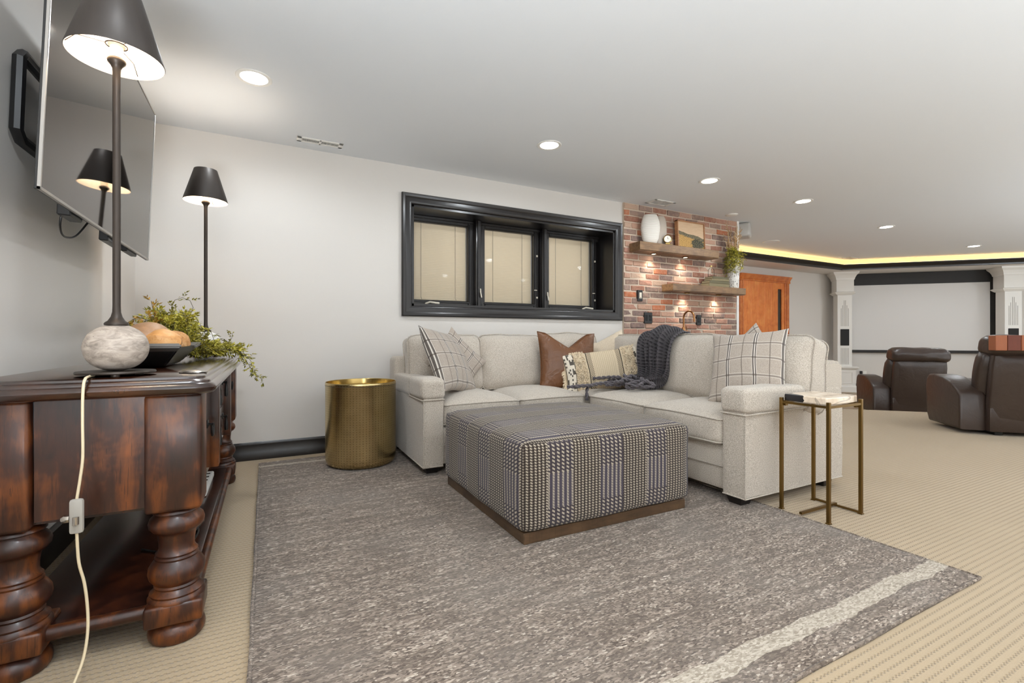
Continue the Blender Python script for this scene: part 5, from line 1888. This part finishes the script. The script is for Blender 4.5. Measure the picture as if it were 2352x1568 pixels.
MB().lathe([(0, -.045), (.036, -.045), (.044, -.03), (.046, .0), (.048, .012), (.042, .016), (.038, .012)], 32, m=tilt, cap=False).build('case', MT['brass_plain'], ck, world=False, smooth=45)
MB().lathe([(0, .011), (.039, .011)], 28, m=tilt, cap=False).build('dial', MT['clock_face'], ck, world=False)
b = MB(); b.box(-.002, .002, -.0125, -.0115, .072, .098); b.box(0, .018, -.0125, -.0115, .070, .073)
b.build('clock_hand', MT['black_plastic'], ck, world=False)
MB().prism([(-.05, -.02), (.05, -.02), (.05, .03), (-.05, .03)], 0, .01, bev=.003).prism([(-.025, -.012), (.025, -.012), (.025, .02), (-.025, .02)], .01, .032, bev=.004).build('stand', MT['brass_plain'], ck, world=False, smooth=40)

pf = thing('framed_picture', 'landscape print in a deep oak frame on the upper shelf', 'picture', (4.475, 3.975, SZ1), (R(-3), 0, 0))
fw, fh, fd = .455, .325, .05
b = MB()
b.box(-fw / 2, -fw / 2 + .013, -fd / 2, fd / 2, 0, fh, .002, 1); b.box(fw / 2 - .013, fw / 2, -fd / 2, fd / 2, 0, fh, .002, 1)
b.box(-fw / 2, fw / 2, -fd / 2, fd / 2, 0, .013, .002, 1); b.box(-fw / 2, fw / 2, -fd / 2, fd / 2, fh - .013, fh, .002, 1)
b.build('frame', MT['oak'], pf, world=False)
b = MB(); b.box(-fw / 2 + .012, fw / 2 - .012, -fd / 2 + .012, -fd / 2 + .016, .012, fh - .012)
b.build('print', MT['painting'], pf, world=False, uv=lambda co, n: ((co.x + fw / 2) / fw, co.z / fh))

# books lying in a stack, glass box on top, pitcher with branches
def book(z, w, d, h, x, mat, label, yaw):
    t = thing('book', label, 'book', (x, 3.975, SZ2 + z), (0, 0, R(yaw)), group='stack of olive books on the lower shelf')
    b = MB(); b.box(-w / 2, w / 2, -d / 2, d / 2, 0, .004, .001, 1); b.box(-w / 2, w / 2, -d / 2, d / 2, h - .004, h, .001, 1); b.box(-w / 2, w / 2, -d / 2, -d / 2 + .004, 0, h)
    b.build('cover', mat, t, world=False)
    MB().box(-w / 2 + .004, w / 2 - .004, -d / 2 + .004, d / 2 - .004, .004, h - .004).build('pages', MT['book_page'], t, world=False)
book(0, .36, .13, .042, 4.895, MT['book_a'], 'thick olive book at the bottom of the stack beside the pitcher', 0)
book(.042, .35, .125, .030, 4.90, MT['book_b'], 'dull moss book lying on the thick bottom book', 1)
book(.072, .30, .12, .030, 4.92, MT['book_a'], 'smaller olive book, third up in the shelf stack', -2)
book(.102, .29, .12, .022, 4.925, MT['book_b'], 'thin moss book on top of the shelf stack', 1)
gb = thing('glass_bottle', 'clear glass bottle with a brass collar in front of the books', 'bottle', (4.815, 3.925, SZ2 + .0))
gb.location = (4.775, 3.935, SZ2 + .124)
b = MB(); b.lathe([(0, 0), (.034, 0), (.036, .004), (.036, .07), (.03, .085), (.013, .10), (.012, .125)], 24, cap=False)
b.build('glass', MT['glass'], gb, world=False, smooth=45)
b = MB(); b.lathe([(.0125, .112), (.015, .114), (.015, .128), (0, .128)], 16)
b.build('collar', MT['brass_plain'], gb, world=False, smooth=45)

pt_ = thing('pitcher', 'tall rough white pitcher with loop handle at the shelf end', 'pitcher', (5.215, 3.965, SZ2))
prof = [(0, .001), (.062, .001), (.066, .01), (.070, .12), (.072, .26), (.069, .36), (.070, .40), (.074, .415), (.068, .415), (.064, .40), (.062, .3), (.06, .05), (0, .04)]
MB().lathe(prof, 36, cap=False).build('body', MT['pitcher'], pt_, world=False, smooth=50)
hd = [(.066, 0, .36), (.10, 0, .372), (.135, 0, .355), (.15, 0, .315), (.14, 0, .275), (.11, 0, .255), (.068, 0, .262)]
MB().tube(hd, [.009, .0095, .0095, .0095, .0095, .009, .009], 10).build('handle', MT['ceramic_plain'], pt_, world=False, smooth=60)
rs = random.Random(31)
br = thing('dried_branches', 'tan dried branches standing in the rough white pitcher', 'branches', (5.215, 3.965, SZ2 + .06))
lv, st = bmesh.new(), MB()
for k in range(15):
    a = rs.uniform(0, 2 * PI); sp = rs.uniform(.03, .17)
    top = Vector((5.215 + sp * math.cos(a) * 1.0, 3.955 + sp * .5 * math.sin(a), SZ2 + rs.uniform(.62, .86)))
    top.x = max(top.x, 5.06); top.y = min(top.y, 4.02)
    base = Vector((5.215 + rs.uniform(-.03, .03), 3.965 + rs.uniform(-.03, .03), SZ2 + .06))
    mid = base.lerp(top, .55) + Vector((rs.uniform(-.02, .02), rs.uniform(-.02, .02), 0))
    pts = [base, mid, top]
    st.tube(pts, [.004, .0034, .0016], 5)
    for q in range(12):
        f = .5 + .5 * q / 14
        p = mid.lerp(top, (f - .5) * 2)
        d = Vector((rs.uniform(-1, 1), rs.uniform(-.7, .7), rs.uniform(.6, 1.5))).normalized()
        L = rs.uniform(.02, .06)
        st.tube([p, p + d * L], [.002, .001], 4)
        for w_ in range(4):
            leaflet(lv, p + d * L * (.3 + .2 * w_), (d + Vector((rs.uniform(-.6, .6), rs.uniform(-.6, .6), .4))).normalized(), Vector((rs.uniform(-1, 1), 1, 0)), .022, .0042)
st.build('twig', MT['leaf_dry'], br, kind='stuff')
MB().add(lv).build('dry_leaves', MT['leaf_dry'], br, kind='stuff')
gr = thing('greenery_sprig', 'olive green sprig hanging over the front of the pitcher', 'greenery', (5.17, 3.93, SZ2 + .40))
lv, lv2, st = bmesh.new(), bmesh.new(), MB()
for k in range(34):
    c0 = Vector((5.18 + rs.uniform(-.05, .05), 3.955 + rs.uniform(-.03, .03), SZ2 + .415))
    dx_ = rs.uniform(-.16, .05); dy_ = rs.uniform(-.075, -.02)
    drop = rs.uniform(.02, .24)
    c0.y = min(c0.y, 3.96)
    p1 = c0 + Vector((dx_ * .4, dy_ * .9, rs.uniform(.03, .07)))
    p2 = c0 + Vector((dx_ * .8, dy_ * 1.2 - .03, -drop * .25))
    p3 = c0 + Vector((dx_ * 1.0 - .02, dy_ * 1.2 - .035, -drop))
    spray((lv, lv2, lv)[k % 3], st, [c0, p1, p2, p3], rs, L=.022, w=.0034, every=.012)
for k in range(6):
    c0 = Vector((5.16 + rs.uniform(-.02, .02), 3.94, SZ2 + .38))
    spray(lv2, st, [c0, c0 + Vector((-.07, -.01, .03)), c0 + Vector((-.10 - rs.uniform(0, .03), -.01, -.06)), c0 + Vector((-.10 - rs.uniform(0, .03), -.01, -rs.uniform(.12, .24)))], rs, L=.02)
st.build('stems', MT['stem'], gr, kind='stuff')
MB().add(lv).build('foliage', MT['leaf_green'], gr, kind='stuff')
MB().add(lv2).build('dusky_foliage', MT['leaf_dark'], gr, kind='stuff')
